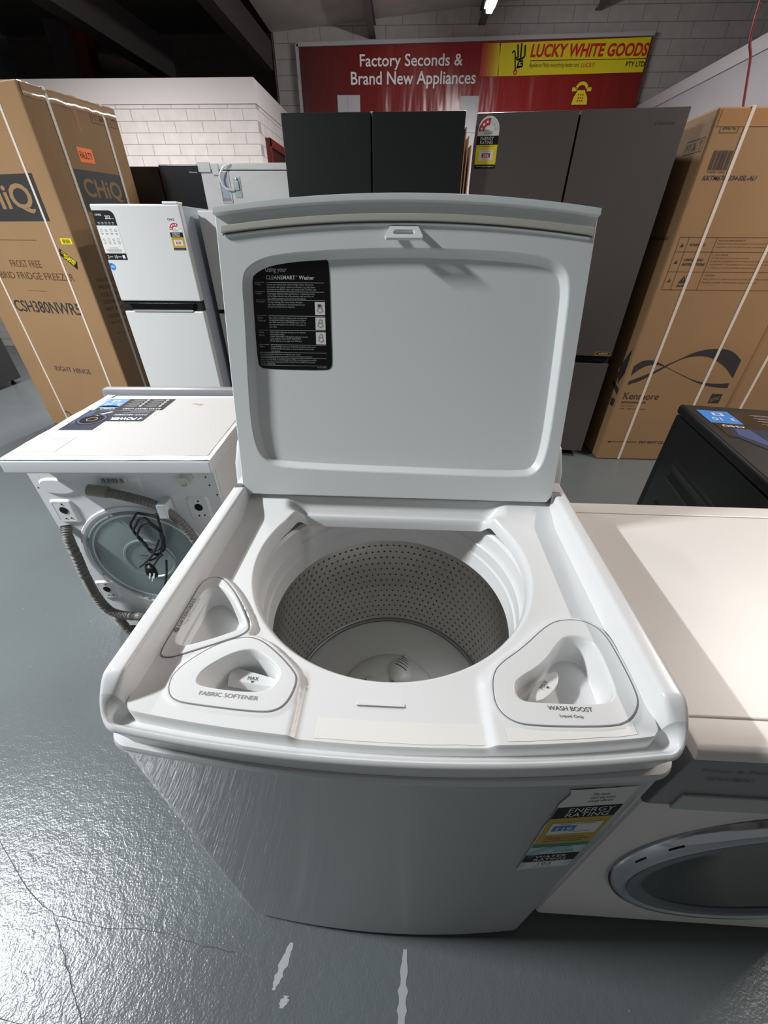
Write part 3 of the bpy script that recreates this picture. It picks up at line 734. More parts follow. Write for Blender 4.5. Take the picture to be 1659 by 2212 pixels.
b = MB()
b.loft(white_lid, [z3(inset(LO, .012), -.028), z3(inset(LO, .003), -.026), z3(LO, -.018), z3(LO, -.0015), z3(inset(LO, .0015), 0), z3(inset(RO, -.002), 0), z3(RO, -.0008), z3(inset(RO, .0012), -.002), z3(inset(RO, .0070), -.0105), z3(RI, -.0118), z3(inset(RO, .0105), -.012)], True, True)
b.build('lid_panel', lid, smooth=15, wn=True)
def bowed(m, name, x0, x1, va, vb, za, zb, bev=.0012, mat_=None, n=40):
    loops = []
    for i in range(n + 1):
        x = x0 + (x1 - x0) * i / n; o = lid_top(x) - .461
        loops.append([(x, va + o, za), (x, va + o, zb), (x, vb + o, zb), (x, vb + o, za)])
    return MB().loft(m, loops, True, True).build(name, lid, bev=bev, smooth=40)
bowed(white_lid, 'front_lip', -.282, .282, .4515, .4605, -.001, .011)
bowed(seal_grey, 'seal_strip', -.274, .279, .4285, .4375, -.001, .0065)
bowed(white_lid, 'seal_channel', -.270, .275, .4235, .4265, -.001, .0035)
bowed(grey_seam, 'seal_gap', -.274, .279, .4269, .4283, -.0005, .0006, bev=0)
# hook: a slotted tongue standing out of the lid
b = MB(); zf = .002
o = [(-.021, 0), (.021, 0), (.0285, .021), (.026, .025), (-.026, .025), (-.0285, .021)]; inn = [(-.013, .008), (.013, .008), (.016, .014), (.014, .017), (-.014, .017), (-.016, .014)]
dirv = Vector((0, -.78, .62)).normalized(); nn = Vector((0, .62, .78)).normalized(); base = Vector((.002, .4215, 0))
P3 = lambda p, h: tuple(base + Vector((p[0], 0, 0)) + dirv * p[1] + nn * h)
b.loft(white_lid, [[P3(p, .0022) for p in o], [P3(p, .0022) for p in inn], [P3(p, -.0022) for p in inn], [P3(p, -.0022) for p in o], [P3(p, .0022) for p in o]])
b.build('latch_hook', lid, bev=.0008)
# instruction sticker inside the lid recess
d = Decal((0, 0, -.012), (1, 0, 0), (0, 1, 0), lift=.0006)
sp_ = [(-.2385, .345), (-.236, .358), (-.229, .370), (-.215, .378), (-.200, .3805), (-.124, .3845), (-.117, .3825), (-.1135, .375), (-.1135, .30), (-.1125, .231), (-.115, .2225), (-.124, .219), (-.226, .2195), (-.236, .222), (-.240, .231)]
sp_ = chaikin(sp_, 2)
d.poly(black_gloss, sp_, 0)
wpn = mat('sticker_white', 'd4d4d2', .4); wps = mat('sticker_text_grey', 'a9aaa9', .4)
d.text(wpn, 'Using your', -.2155, .3622, w=.034, h=.0088, bold=.008); d.text(wpn, 'CLEANSMART', -.2153, .3538, w=.047, h=.0056, bold=.008); d.text(wpn, 'Washer', -.1625, .3538, w=.0245, h=.0056, bold=.008); d.text(wpn, 'TM', -.1675, .3580, w=.0025, h=.0012)
rows = [(.3495, 'Sorting', 'Separate dark colours from whites and light colours. Choose the\nappropriate wash cycle for optimum performance. E.g. wash sheets\nseparately on the SHEETS cycle, wash towels on the TOWELS cycle.', .080, .010),
        (.3365, 'Loading', 'Wash larger loads for better performance. Load clothes evenly\nand no higher than the top of the stainless steel bowl. Do not\nplace sheets directly across the low profile agitator.', .077, .010),
        (.3245, 'Detergent', 'Use low sudsing, HE or front loader detergent\nonly. Pour manufacturer\'s recommended amount\nfor your load size into the dispenser.', .060, .010),
        (.3015, 'Fabric\nSoftener', 'If you wish to use fabric softener, pour manufacturer\'s\nrecommended volume into the dispenser (no higher\nthan MAX level). Select SOFTENER option. You can\nalso select this option if you wish for more water in\nyour rinse.', .063, .0165),
        (.2800, 'Wash\nBoost', 'DUAL WASH: Add liquid detergent to the dispenser.\nSelect DUAL WASH.\nSTAIN TREATMENT: Add liquid in-wash stain remover\nto the dispenser. Select STAIN TREATMENT.\nFill the dispenser to no higher than MAX level.', .063, .0165),
        (.2580, 'Start', 'Touch POWER, select your wash cycle and options, then touch\nSTART/PAUSE. Remember to remove clothes as soon as the\ncycle finishes.', .075, .010)]
for v_, a_, t_, w_, h_ in rows:
    d.rect(wps, -.234, -.2185, v_ - .0003, v_ + .0003, 1); d.rect(wps, -.2155, -.1225, v_ - .0003, v_ + .0003, 1)
    two = '\n' in a_
    d.text(wps, a_, -.2338, v_ - (.0085 if two else .0042), h=.0068 if two else .003, bold=.008, lead=1.05)
    d.text(wps, t_, -.2150, v_ - h_ - .0016, w=w_, h=h_, lead=1.0)
for v_, t_, w_, h_ in ((.2460, 'We recommend the inlet hoses are changed every 5 years.\nWARNING: Failure to do so may result in a flood and damage to property.', .088, .0062), (.2375, 'Refer to your User Guide, or www.fisherpaykel.com (NZ) or www.fisherpaykel.com.au (AU).\nFor more information or advice please call New Zealand Toll Free 0800 372 273, Australia\nToll Free 1300 650 590.', .095, .0092)):
    d.rect(wps, -.234, -.1215, v_ - .0003, v_ + .0003, 1); d.text(wps, t_, -.2338, v_ - h_ - .0016, w=w_, h=h_)
d.rect(wps, -.234, -.1215, .2255, .2260, 1); d.text(wps, 'Part No. 430058 C', -.1215, .2225, w=.016, h=.0018, align='r')
for va, vb in ((.3035, .3225), (.2815, .3000), (.2595, .2780)):
    d.rect(paper, -.1385, -.1222, va, vb, 1); m_ = (va + vb) / 2
    d.path(dk_print, [(-.135, m_ - .003), (-.131, m_ - .006), (-.126, m_ - .004), (-.128, m_ + .001), (-.132, m_ + .001)], .0006, 2, True)
    d.path(dk_print, [(-.134, m_ + .001), (-.131, m_ + .006), (-.127, m_ + .005), (-.128, m_ + .001)], .0006, 2, True)
d.rect(dk_print, -.134, -.129, .3155, .319, 2)
d.build('instruction_sticker', lid)
d = Decal((0, .0, .0), (1, 0, 0), (0, 1, 0), lift=.0004); d.rect(dk_print, .245, .272, .4485, .4500, 0); d.build('scuff_mark', lid)

# energy and water rating label on the front of the cabinet
ya, yb_ = seam_y(.203), seam_y(.285)
uu = Vector((.082, yb_ - ya, 0)).normalized()
d = Decal((.2045, ya - .0004, .52), uu, (0, 0, 1), lift=.0008)
d.poly(paper, [(.004, .285), (-.002, .26), (-.001, .21), (-.003, .19), (-.001, 0), (.077, .008), (.079, .297), (.0, .297), (.002, .291)], 0)
d.text(dk_print, 'The more\nstars the more\nenergy efficient', .046, .257, w=.03, h=.028, align='c')
d.rect(black_print, -.001, .078, .212, .247, 1); d.text(white_print, 'ENERGY\nRATING', .043, .216, w=.056, h=.028, align='c', k=2, lead=.85)
d.rect(ochre_print, -.001, .078, .118, .212, 1); d.rect(paper, .006, .072, .156, .196, 2); d.text(dk_print, 'Energy consumption', .040, .190, w=.046, h=.005, align='c', k=3)
d.rect(blue_print, .010, .040, .168, .186, 3); d.text(white_print, '119', .025, .170, w=.020, h=.013, align='c', k=4, bold=.01); d.text(dk_print, 'kWh per year', .05, .162, w=.026, h=.004, align='c', k=3)
d.text(dk_print, 'When tested in accordance with\nAS/NZS 2040.2. For more information\nrefer to www.energyrating.gov.au', .040, .124, w=.062, h=.022, align='c', k=2)
d.rect(green_print, -.001, .078, .104, .118, 1)
d.rect(mat('pale_teal_print', 'b4ccd0', .5), -.001, .077, .006, .104, 1); d.ring(teal_print, .04, .068, .026, .038, 60, 200, 2); d.text(dk_print, 'The more stars the\nmore water efficient', .050, .080, w=.03, h=.010, align='c', k=2)
d.rect(black_print, -.001, .077, .040, .072, 2); d.text(white_print, 'WATER\nRATING', .038, .044, w=.048, h=.024, align='c', k=3, lead=.85)
d.rect(paper, .006, .066, .012, .038, 2); d.text(grey_print, '103', .036, .022, w=.020, h=.012, align='c', k=3); d.text(grey_print, 'litres per wash', .036, .014, w=.03, h=.005, align='c', k=3)
d.build('rating_label', W, world=True)

# ------------------------------------------------------------------ shared prints
def rating(d, x, y, w, h, number, stars=3, warm=ochre_print):
    """shield-shaped star rating label; x,y = lower left"""
    zt = .62 * h; r = w / 2; cx = x + r; cy = y + h - r
    arch = [(x, y), (x + w, y)] + [(cx + r * math.cos(math.radians(a)), cy + r * math.sin(math.radians(a))) for a in range(0, 181, 15)]
    d.poly(paper, arch, 0)
    cy2 = cy - .02 * h
    d.ring(red_print, cx, cy2, r * .42, r * .92, 180 - 30 * stars - 8, 180, 1)
    d.ring(lt_print, cx, cy2, r * .88, r * .92, 0, 180 - 30 * stars - 8, 1)
    for i in range(6):
        a = math.radians(165 - 30 * i); (d.star(white_print if i < stars else lt_print, cx + r * .68 * math.cos(a), cy2 + r * .68 * math.sin(a), r * .17, 2))
    d.text(dk_print, 'The more\nstars the more\nenergy efficient', cx, y + .66 * h, w=w * .42, h=.09 * h, align='c', k=2)
    d.rect(black_print, x, x + w, y + .46 * h, y + .63 * h, 2); d.text(white_print, 'ENERGY\nRATING', cx - .03 * w, y + .475 * h, w=w * .62, h=.135 * h, align='c', k=3, lead=.85)
    d.rect(warm, x, x + w, y + .08 * h, y + .46 * h, 1); d.rect(black_print, x, x + w, y, y + .08 * h, 1)
    d.text(dk_print, 'A joint government program', cx, y + .42 * h, w=w * .7, h=.022 * h, align='c', k=2); d.text(white_print, 'www.energyrating.gov.au', cx, y + .025 * h, w=w * .86, h=.03 * h, align='c', k=2)
    d.rect(paper, x + .16 * w, x + .84 * w, y + .16 * h, y + .36 * h, 2); d.text(dk_print, 'Energy consumption', cx, y + .325 * h, w=w * .5, h=.02 * h, align='c', k=3)
    d.rect(red_print, x + .3 * w, x + .7 * w, y + .215 * h, y + .30 * h, 3); d.text(white_print, number, cx, y + .228 * h, w=w * .26, h=.055 * h, align='c', k=4, bold=.02); d.text(dk_print, 'kWh per year', cx, y + .175 * h, w=w * .3, h=.02 * h, align='c', k=3)
def warn(d, x, y, s, m=None, k=1):
    m = m or card_ink
    d.poly(m, [(x, y), (x + s, y), (x + s / 2, y + s * .87)], k); d.rect(card, x + s * .47, x + s * .53, y + .25 * s, y + .55 * s, k + 1)
def handling(d, x, y, w, h, n=4, m=None):
    """row of handling pictograms in frames"""
    m = m or card_ink
    d.path(m, [(x, y), (x + w, y), (x + w, y + h), (x, y + h)], h * .05, 1, True)
    for i in range(n):
        a = x + w * i / n; q_ = w / n
        if i: d.rect(m, a - h * .02, a + h * .02, y, y + h, 1)
        c0 = a + q_ / 2
        if i % 4 == 0:
            for o_ in (-.2, .2): d.rect(m, c0 + q_ * (o_ - .04), c0 + q_ * (o_ + .04), y + h * .2, y + h * .6, 1); d.poly(m, [(c0 + q_ * (o_ - .14), y + h * .58), (c0 + q_ * (o_ + .14), y + h * .58), (c0 + q_ * o_, y + h * .85)], 1)
        elif i % 4 == 1: d.rect(m, c0 - q_ * .22, c0 + q_ * .22, y + h * .2, y + h * .5, 1); d.rect(m, c0 - q_ * .1, c0 + q_ * .1, y + h * .55, y + h * .8, 1)
        elif i % 4 == 2: d.poly(m, [(c0 - q_ * .22, y + h * .85), (c0 + q_ * .22, y + h * .85), (c0 + q_ * .05, y + h * .45), (c0 - q_ * .05, y + h * .45)], 1); d.rect(m, c0 - q_ * .03, c0 + q_ * .03, y + h * .2, y + h * .45, 1); d.rect(m, c0 - q_ * .15, c0 + q_ * .15, y + h * .15, y + h * .2, 1)
        else:
            d.poly(m, [(c0 + q_ * .32 * math.cos(math.radians(t)), y + h * .5 + h * .32 * math.sin(math.radians(t))) for t in range(0, 181, 20)], 1); d.rect(m, c0 - q_ * .03, c0 + q_ * .03, y + h * .15, y + h * .5, 1)

# ------------------------------------------------------------------ front loader seen from its back, left of the washer
L = thing('front_load_washer', 'white front-loading washer turned back to front on the floor left of the open washer', 'washing machine', (-1.115, .777, 0), math.radians(3.0))
b = MB(); b.box(white_enamel, 0, .57, .012, .458, .02, .772); b.build('cabinet', L, bev=.004)
b = MB(); b.box(grey_fascia, .0, .585, .458, .500, .02, .834); b.build('front_fascia', L, bev=.012)
for x in (.05, .52):
    for y in (.06, .40): MB().lathe(black_plastic, [(.022, 0), (.022, .01), (.012, .012), (.012, .022)], (x, y, 0), 16, cap0=True, cap1=True).build('foot', L)
# pressed steel back panel: outline with raised and sunken fields
b = MB(); b.box(white_enamel, .006, .564, .002, .012, .03, .765)
def emboss(poly, h, mm=white_enamel, off=0.0, ins=.006):
    b.loft(mm, [[(x, .002, z) for x, z in poly], [(x, .002 - h, z) for x, z in inset(poly, ins)], [(x, .002 - h, z) for x, z in inset(poly, ins + .002)]], False, True)
emboss(chaikin([(.02, .712), (.115, .712), (.14, .655), (.03, .652)], 2), .006)
emboss(rrect(.215, .335, .625, .722, .012), .004)
emboss(chaikin([(.36, .735), (.535, .735), (.535, .66), (.44, .655), (.36, .70)], 2), -.005, ins=.005)
for cx, cz in ((.06, .59), (.49, .602), (.055, .235)):
    emboss(rrect(cx - .036, cx + .036, cz - .045, cz + .045, .014), .006)
b.build('back_panel', L, smooth=40)
def bk(): return Decal((0, -.0005, 0), (1, 0, 0), (0, 0, 1), lift=.0)
for cx, cz in ((.06, .59), (.49, .602), (.055, .235)):
    b = MB(); b.loft(white_enamel, [[(x, -.0045, z) for x, z in rrect(cx - .027, cx + .027, cz - .036, cz + .036, .010)], [(x, .0, z) for x, z in rrect(cx - .022, cx + .022, cz - .031, cz + .031, .008)]], False, True); b.build('bracket_recess', L, smooth=40)
    d = Decal((cx, -.0048, cz), (1, 0, 0), (0, 0, 1), lift=0); d.poly(shadow_hole, circ(0, .006, .013), 1); d.poly(shadow_hole, circ(.012, -.024, .003), 1); d.poly(shadow_hole, circ(-.006, -.026, .003), 1); d.poly(shadow_hole, circ(.004, .029, .003), 1); d.build('bolt_hole', L)
d = bk()
for x, z in ((.545, .735), (.54, .718), (.545, .69), (.56, .655), (.018, .735), (.022, .68), (.012, .46), (.012, .36)): d.poly(shadow_hole, circ(x, z, .0028, 12), 14); d.build('screw_hole', L)
# round pressed cover
DC = (.262, .005, .385)
b = MB(); b.lathe(white_enamel, [(.228, .0), (.222, .008), (.214, .008), (.208, .001)], DC, 72, 'y'); b.build('cover_flange', L, smooth=40)
b = MB(); b.lathe(galv, [(.206, -.004), (.202, .006), (.196, .009), (.188, .002), (.180, .0035), (.09, .0055), (.086, .0085), (.080, .0085), (.077, .0045), (.01, .0045)], DC, 72, 'y', cap1=True); cov = b.build('round_cover', L, smooth=30)
d = Decal((DC[0], DC[1] - .0048, DC[2]), (1, 0, 0), (0, 0, 1), lift=.0003); d.text(dk_print, 'CHiQ', -.03, .012, w=.026, h=.008, bold=.02); d.path(dk_print, [(-.03, .004), (.0, .004)], .001); d.path(lt_print, [(-.03, -.004), (.006, -.004)], .001); d.path(lt_print, [(-.03, -.011), (.002, -.011)], .001); d.build('cover_print', cov)
for a in range(0, 360, 45):
    x, z = DC[0] + .199 * math.cos(math.radians(a + 20)), DC[2] + .199 * math.sin(math.radians(a + 20))
    MB().lathe(bright_metal, [(.004, 0), (.004, .003), (.002, .004)], (x, DC[1] - .009, z), 10, 'y', cap1=True).build('screw', L)
d = bk(); d.rect(paper, .220, .300, .693, .716, 15); d.barcode(.0 + .224 and black_print, .224, .292, .699, .714, 30, 16); d.text(dk_print, '8LA 0221 4470 118', .232, .6945, w=.05, h=.003, k=16); d.build('serial_label', L)
# inlet valve
b = MB(); b.lathe(mat('valve_plastic', 'd8dccd', .35), [(.019, 0), (.019, .012), (.0165, .014), (.0165, .036), (.013, .037), (.011, .030), (.004, .030)], (.482, .004, .714), 28, 'y', cap1=True); b.build('inlet_valve', L, smooth=40)
# hoses (ribbed), clip, cord with its plug
def rib(dist, r): return r * (1 + .10 * math.sin(dist * 2 * math.pi / .0052))
b = MB(); b.tube(hose_m, [(.238, -.026, .678), (.30, -.03, .664), (.375, -.032, .636), (.425, -.030, .580), (.455, -.028, .50), (.47, -.026, .40), (.478, -.026, .28)], .0135, n=14, res=40, rfun=rib); hs1 = b.build('drain_hose', L, smooth=60)
b = MB(); b.tube(mat('hose_cuff', '8a857d', .5), [(.190, -.026, .686), (.243, -.026, .677)], .0175, n=20, smooth=False); b.build('hose_cuff', hs1, smooth=40)
b = MB(); b.tube(hose_m, [(.035, .0, .532), (.042, -.022, .505), (.040, -.03, .42), (.030, -.03, .33), (.028, -.03, .23), (.045, -.03, .155), (.10, -.03, .125), (.20, -.028, .12), (.30, -.02, .12)], .0150, n=14, res=40, rfun=rib); b.build('inlet_hose', L, smooth=60)
b = MB(); b.tube(hose_m, [(.062, -.03, .118), (.075, -.034, .06), (.095, -.036, .015)], .0140, n=14, res=24, rfun=rib); b.build('inlet_hose', L, smooth=60)
b = MB(); b.box(mat('clip_plastic', 'cfd6d8', .4), .385, .412, -.05, -.002, .595, .645); b.build('hose_clip', L, bev=.003)
cp = []
for k in range(34):
    t = k / 33; a = 2 * math.pi * 2.6 * t + 1.2
    cp.append((.305 + (.040 + .006 * math.sin(5 * a)) * math.cos(a) + .02 * t, -.022 - .012 * t - .004 * math.sin(3 * a), .525 - .03 * t + (.072 - .012 * t) * math.sin(a)))
cp = [(.392, -.03, .61), (.37, -.035, .60)] + cp + [(.325, -.04, .43), (.30, -.045, .40)]
b = MB(); b.tube(cord_m, cp, .0036, n=8, res=6); cord = b.build('power_cord', L, smooth=60)
b = MB(); b.tube(cord_m, [(.285, -.035, .41), (.32, -.035, .43), (.345, -.035, .47), (.36, -.03, .53), (.365, -.028, .60)], .0036, n=8); b.tube(cord_m, [(.34, -.034, .41), (.315, -.036, .33), (.27, -.036, .24), (.22, -.034, .165), (.15, -.034, .10), (.09, -.034, .03)], .0036, n=8); b.tube(cord_m, [(.345, -.036, .50), (.31, -.04, .445), (.27, -.04, .405), (.245, -.04, .385)], .0036, n=8); b.build('cord_tail', cord, smooth=60)
b = MB(); b.loft(black_plastic, [[(.283 + r * math.cos(2 * math.pi * i / 16) + .006 * k_, -.048 - .010 * k_, .372 + r * math.sin(2 * math.pi * i / 16) - .006 * k_) for i in range(16)] for k_, r in ((-2.4, .006), (-1.6, .010), (-1.2, .018), (0, .021), (.6, .021), (.7, .018))], True, True); b.build('plug', cord, smooth=40)
b = MB()
for dx_, dz_, r_ in ((-.006, .004, .5), (.008, .004, -.5), (0, -.009, 0)): b.bar(bright_metal, (.287 + dx_, -.054, .366 + dz_), (.287 + dx_ + .004, -.072, .362 + dz_ - .004), .005, .0018)
b.build('plug_pin', cord, smooth=0)
# top: foam-faced packing lid with prints
b = MB(); b.box(white_enamel, .030, .602, -.082, .455, .772, .812); b.build('top_rim', L, bev=.006)
b = MB(); b.box(poly_foam, .062, .590, -.055, .415, .811, .8165); b.build('top_panel', L, bev=.003)
r_ = random.Random(3); b = MB()
for x0, x1, y0, y1 in ((.032, .600, -.080, -.050), (.03, .06, -.08, .45), (.575, .603, -.08, .44)):
    n = 10; b.add([(x0 + (x1 - x0) * i / n, y0 + (y1 - y0) * j / n, .8135 + r_.uniform(0, .0022)) for j in range(n + 1) for i in range(n + 1)], [(j * (n + 1) + i, j * (n + 1) + i + 1, (j + 1) * (n + 1) + i + 1, (j + 1) * (n + 1) + i) for j in range(n) for i in range(n)], mat('tape_gloss_white', 'eeeeee', .15, coat=.5))
b.build('clear_tape', L, smooth=80)
d = Decal((.310, .400, .8167), (-1, 0, 0), (0, -1, 0), n=(0, 0, 1), lift=.0004)   # reads from the far side
d.rect(black_print, 0, .235, .003, .115, 0); d.rect(blue_print, .165, .238, .003, .085, 1); d.poly(blue_print, circ(.165 + .036, .085, .036, 24, .014), 1)
d.text(white_print, '3', .172, .050, h=.02, k=2); d.text(white_print, '10', .205, .050, h=.02, k=2); d.rect(white_print, .192, .215, .018, .040, 2); d.rect(blue_print, .196, .211, .022, .036, 3)
d.text(white_print, 'CHiQ', .17, .095, w=.05, h=.015, bold=.02, k=1); d.text(white_print, '8.5 KG FRONT LOAD', .012, .097, w=.13, h=.011, bold=.02)
for i in range(4):
    for j in range(2): d.poly(white_print, circ(.025 + .07 * j, .015 + .02 * i, .006, 12), 1); d.rect(lt_print, .036 + .07 * j, .080 + .07 * j, .013 + .02 * i, .0155 + .02 * i, 1); d.rect(grey_print, .036 + .07 * j, .072 + .07 * j, .018 + .02 * i, .0205 + .02 * i, 1)
d.rect(navy_print, .02, .215, .118, .215, 0); d.rect(navy_print, .14, .245, .118, .285, 1)
d.poly(black_gloss, circ(.19, .20, .046), 2); d.ring(steelblue_print, .19, .20, .036, .043, 0, 360, 3, 32); d.ring(grey_print, .19, .20, .014, .017, 0, 360, 3); d.poly(lt_print, [(.155, .135), (.165, .130), (.2, .165), (.19, .17)], 3)
d.poly(steelblue_print, [(.215, .13), (.235, .125), (.24, .22), (.23, .25)], 2)
d.text(white_print, '4 POWER', .03, .182, w=.105, h=.022, bold=.04, k=2); d.text(lt_print, 'SHOCK ABSORBERS', .03, .153, w=.11, h=.013, bold=.02, k=2); d.rect(grey_print, .03, .12, .138, .141, 2); d.rect(grey_print, .03, .10, .130, .133, 2)
d.build('top_print', L)
d = Decal((.155, .065, .8167), (-1, 0, 0), (0, -1, 0), n=(0, 0, 1), lift=.0004); d.rect(paper, 0, .09, 0, .10, 0); d.path(lt_print, [(.012, .03), (.03, .03), (.03, .07), (.012, .07)], .002, 1, True); d.path(lt_print, [(.045, .03), (.07, .05), (.06, .07)], .002); d.text(grey_print, 'Mounting instructions', .01, .012, w=.06, h=.006); d.rect(lt_print, .01, .075, .084, .087, 1); d.build('small_label', L)
d = Decal((.435, .345, .8167), (-1, 0, 0), (0, -1, 0), n=(0, 0, 1), lift=.0004); d.text(ochre_print, '245mm', 0, 0, w=.045, h=.016, shear=.3, rot=-.25); d.build('pen_note', L)

# ------------------------------------------------------------------ front loader to the right of the open washer
D = thing('front_load_washer', 'white front-loading washer with chrome-ringed round door beside the open washer', 'washing machine', (.65, .27, 0))
b = MB(); b.box(warm_white, .348, .95, .035, .515, .02, .832); b.build('cabinet', D, world=True, bev=.006)
b = MB(); b.box(warm_white, .348, .95, .058, .478, .832, .851); b.build('top_panel', D, world=True, bev=.003)
b = MB(); b.box(warm_white, .348, .95, .4795, .516, .832, .851); b.build('rear_strip', D, world=True, bev=.003)
b = MB(); prof = [(.057, .851), (.028, .850), (.022, .847), (.0185, .841), (.0175, .832), (.057, .832)]
b.loft(warm_white, [[(x, y, z) for y, z in prof] for x in (.348, .354, .944, .95)], True, True); b.build('front_rail', D, world=True, bev=.0015)
b = MB(); prof = [(.0185, .831), (.0205, .700), (.026, .688), (.055, .688), (.055, .831)]
b.loft(mat('silver_fascia', '8e8f91', .35, metal=.3), [[(x, y, z) for y, z in prof] for x in (.348, .353, .945, .95)], True, True); b.build('control_panel', D, world=True, bev=.002)
sl = Vector((.0, .002, -.131)).normalized()
b = MB(); b.loft(mat('drawer_silver', 'b9bab8', .3, metal=.2), [[(x, .0165, .738), (x, .0170, .694), (x, .0215, .694), (x, .0210, .738)] for x in (.378, .53)], True, True); b.build('detergent_drawer', D, world=True, bev=.002)
d = Decal((.372, .0186, .792), (1, 0, 0), -sl, lift=.0006); d.text(grey_print, 'Fisher & Paykel', .0, .006, w=.088, h=.010, bold=.0); d.text(dk_print, 'QUICKSMART', .012, -.010, w=.056, h=.006, bold=.01); d.build('lettering', D, world=True)
b = MB(); b.box(warm_white, .352, .946, .0275, .045, .03, .69); b.build('front_panel', D, world=True, bev=.008)
DD = (.649, .029, .425)
b = MB(); b.lathe(chrome, [(.252, -.004), (.252, .006), (.246, .016), (.236, .021), (.228, .0205), (.2215, .018)], DD, 96, 'y'); dr_ = b.build('door_ring', D, world=True, smooth=50)
b = MB(); b.lathe(mat('door_bezel_grey', '5d646a', .3), [(.222, .0185), (.212, .020), (.200, .018), (.194, .012)], DD, 96, 'y'); b.build('door_bezel', D, world=True, smooth=50)
b = MB(); b.lathe(mat('door_glass', '050506', .08, spec=.22), [(.196, .013), (.186, .0125), (.15, .009), (.10, .006), (.05, .0045), (.01, .004)], DD, 96, 'y', cap1=True); b.build('door_glass', D, world=True, smooth=60)
for a in (146, 163):
    b = MB(); b.lathe(black_plastic, [(.2475, .014), (.2475, .0152), (.2385, .0192), (.2385, .018)], (0, 0, 0), 240, 'y')
    keep = [f for f in b.f if abs(((math.degrees(math.atan2(b.v[f[0]][2], b.v[f[0]][0])) - a) + 180) % 360 - 180) < 3.2]
    used = sorted({i for f in keep for i in f}); rm = {i: j for j, i in enumerate(used)}
    b2 = MB(); b2.add([(b.v[i][0] + DD[0], b.v[i][1] + DD[1], b.v[i][2] + DD[2]) for i in used], [tuple(rm[i] for i in f) for f in keep], black_plastic); b2.build('hinge_block', D, world=True)
for x in (.39, .91):
    for y in (.08, .46): MB().lathe(black_plastic, [(.022, 0), (.022, .012), (.012, .014), (.012, .022)], (x, y, 0), 16, cap0=True, cap1=True).build('foot', D, world=True)

# ------------------------------------------------------------------ black front loader behind it
K = thing('front_load_washer', 'black front-loading washer with a printed top behind the white ones on the right', 'washing machine', (.865, .60, 0), math.radians(-9.5))
b = MB(); b.box(black_enamel, 0, .60, .004, .53, .02, .815); b.build('cabinet', K, bev=.004)
b = MB(); b.box(black_plastic, -.004, .604, -.002, .565, .818, .85); b.build('top_panel', K, bev=.010, seg=3)
b = MB(); b.box(black_plastic, 0, .60, .53, .566, .02, .815); b.build('front_fascia', K, bev=.008)
b = MB()
for ya, yb_, z0, z1 in ((.12, .46, .62, .70), (.10, .46, .44, .54), (.10, .46, .26, .36)):
    b.loft(black_enamel, [[(.0, y, z) for y, z in rrect(ya, yb_, z0, z1, .03)], [(-.006, y, z) for y, z in inset(rrect(ya, yb_, z0, z1, .03), .010)], [(-.006, y, z) for y, z in inset(rrect(ya, yb_, z0, z1, .03), .016)], [(-.001, y, z) for y, z in inset(rrect(ya, yb_, z0, z1, .03), .024)]], False, True)
b.build('side_pressing', K, smooth=40)
for x in (.05, .55):
    for y in (.06, .50): MB().lathe(black_plastic, [(.022, 0), (.022, .01), (.012, .012), (.012, .022)], (x, y, 0), 16, cap0=True, cap1=True).build('foot', K)
d = Decal((.40, .51, .8502), (-1, 0, 0), (0, -1, 0), n=(0, 0, 1), lift=.0006)
d.rect(black_gloss, -.12, .37, 0, .22, 0); d.rect(blue_print, .285, .375, .0, .11, 1)
d.text(white_print, '3', .292, .062, h=.024, k=2); d.text(white_print, '10', .33, .062, h=.024, k=2); d.rect(white_print, .31, .34, .02, .045, 2); d.rect(blue_print, .316, .334, .025, .040, 3)
d.text(white_print, 'CHiQ', .295, .122, w=.058, h=.018, bold=.02, k=2); d.text(white_print, '10 KG FRONT LOAD', .02, .125, w=.15, h=.013, bold=.02, k=2)
for i in range(4):
    for j in range(2): d.poly(white_print, circ(.03 + .12 * j, .02 + .025 * i, .007, 12), 1); d.rect(grey_print, .045 + .12 * j, .11 + .12 * j, .018 + .025 * i, .021 + .025 * i, 1); d.rect(grey_print, .045 + .12 * j, .10 + .12 * j, .025 + .025 * i, .028 + .025 * i, 1)
d.poly(navy_print, [(.02, .145), (.34, .145), (.36, .20), (.30, .31), (.02, .31)], 1); d.poly(black_gloss, circ(.20, .235, .075), 2); d.ring(grey_print, .20, .235, .058, .068, 0, 360, 3, 32); d.ring(steelblue_print, .20, .235, .030, .034, 0, 360, 3); d.poly(lt_print, [(.13, .165), (.15, .16), (.19, .215), (.18, .22)], 3); d.poly(steelblue_print, [(.29, .15), (.33, .15), (.34, .20), (.28, .29)], 2)
d.text(white_print, '4 POWER', -.10, .28, w=.10, h=.024, bold=.04, k=2)
d.build('top_print', K)

# ------------------------------------------------------------------ refrigerators
def feet(root, xs, ys, h=.045):
    for x in xs:
        for y in ys: MB().lathe(black_plastic, [(.02, 0), (.02, .015), (.013, .018), (.013, h)], (x, y, 0), 14, cap0=True, cap1=True).build('foot', root)
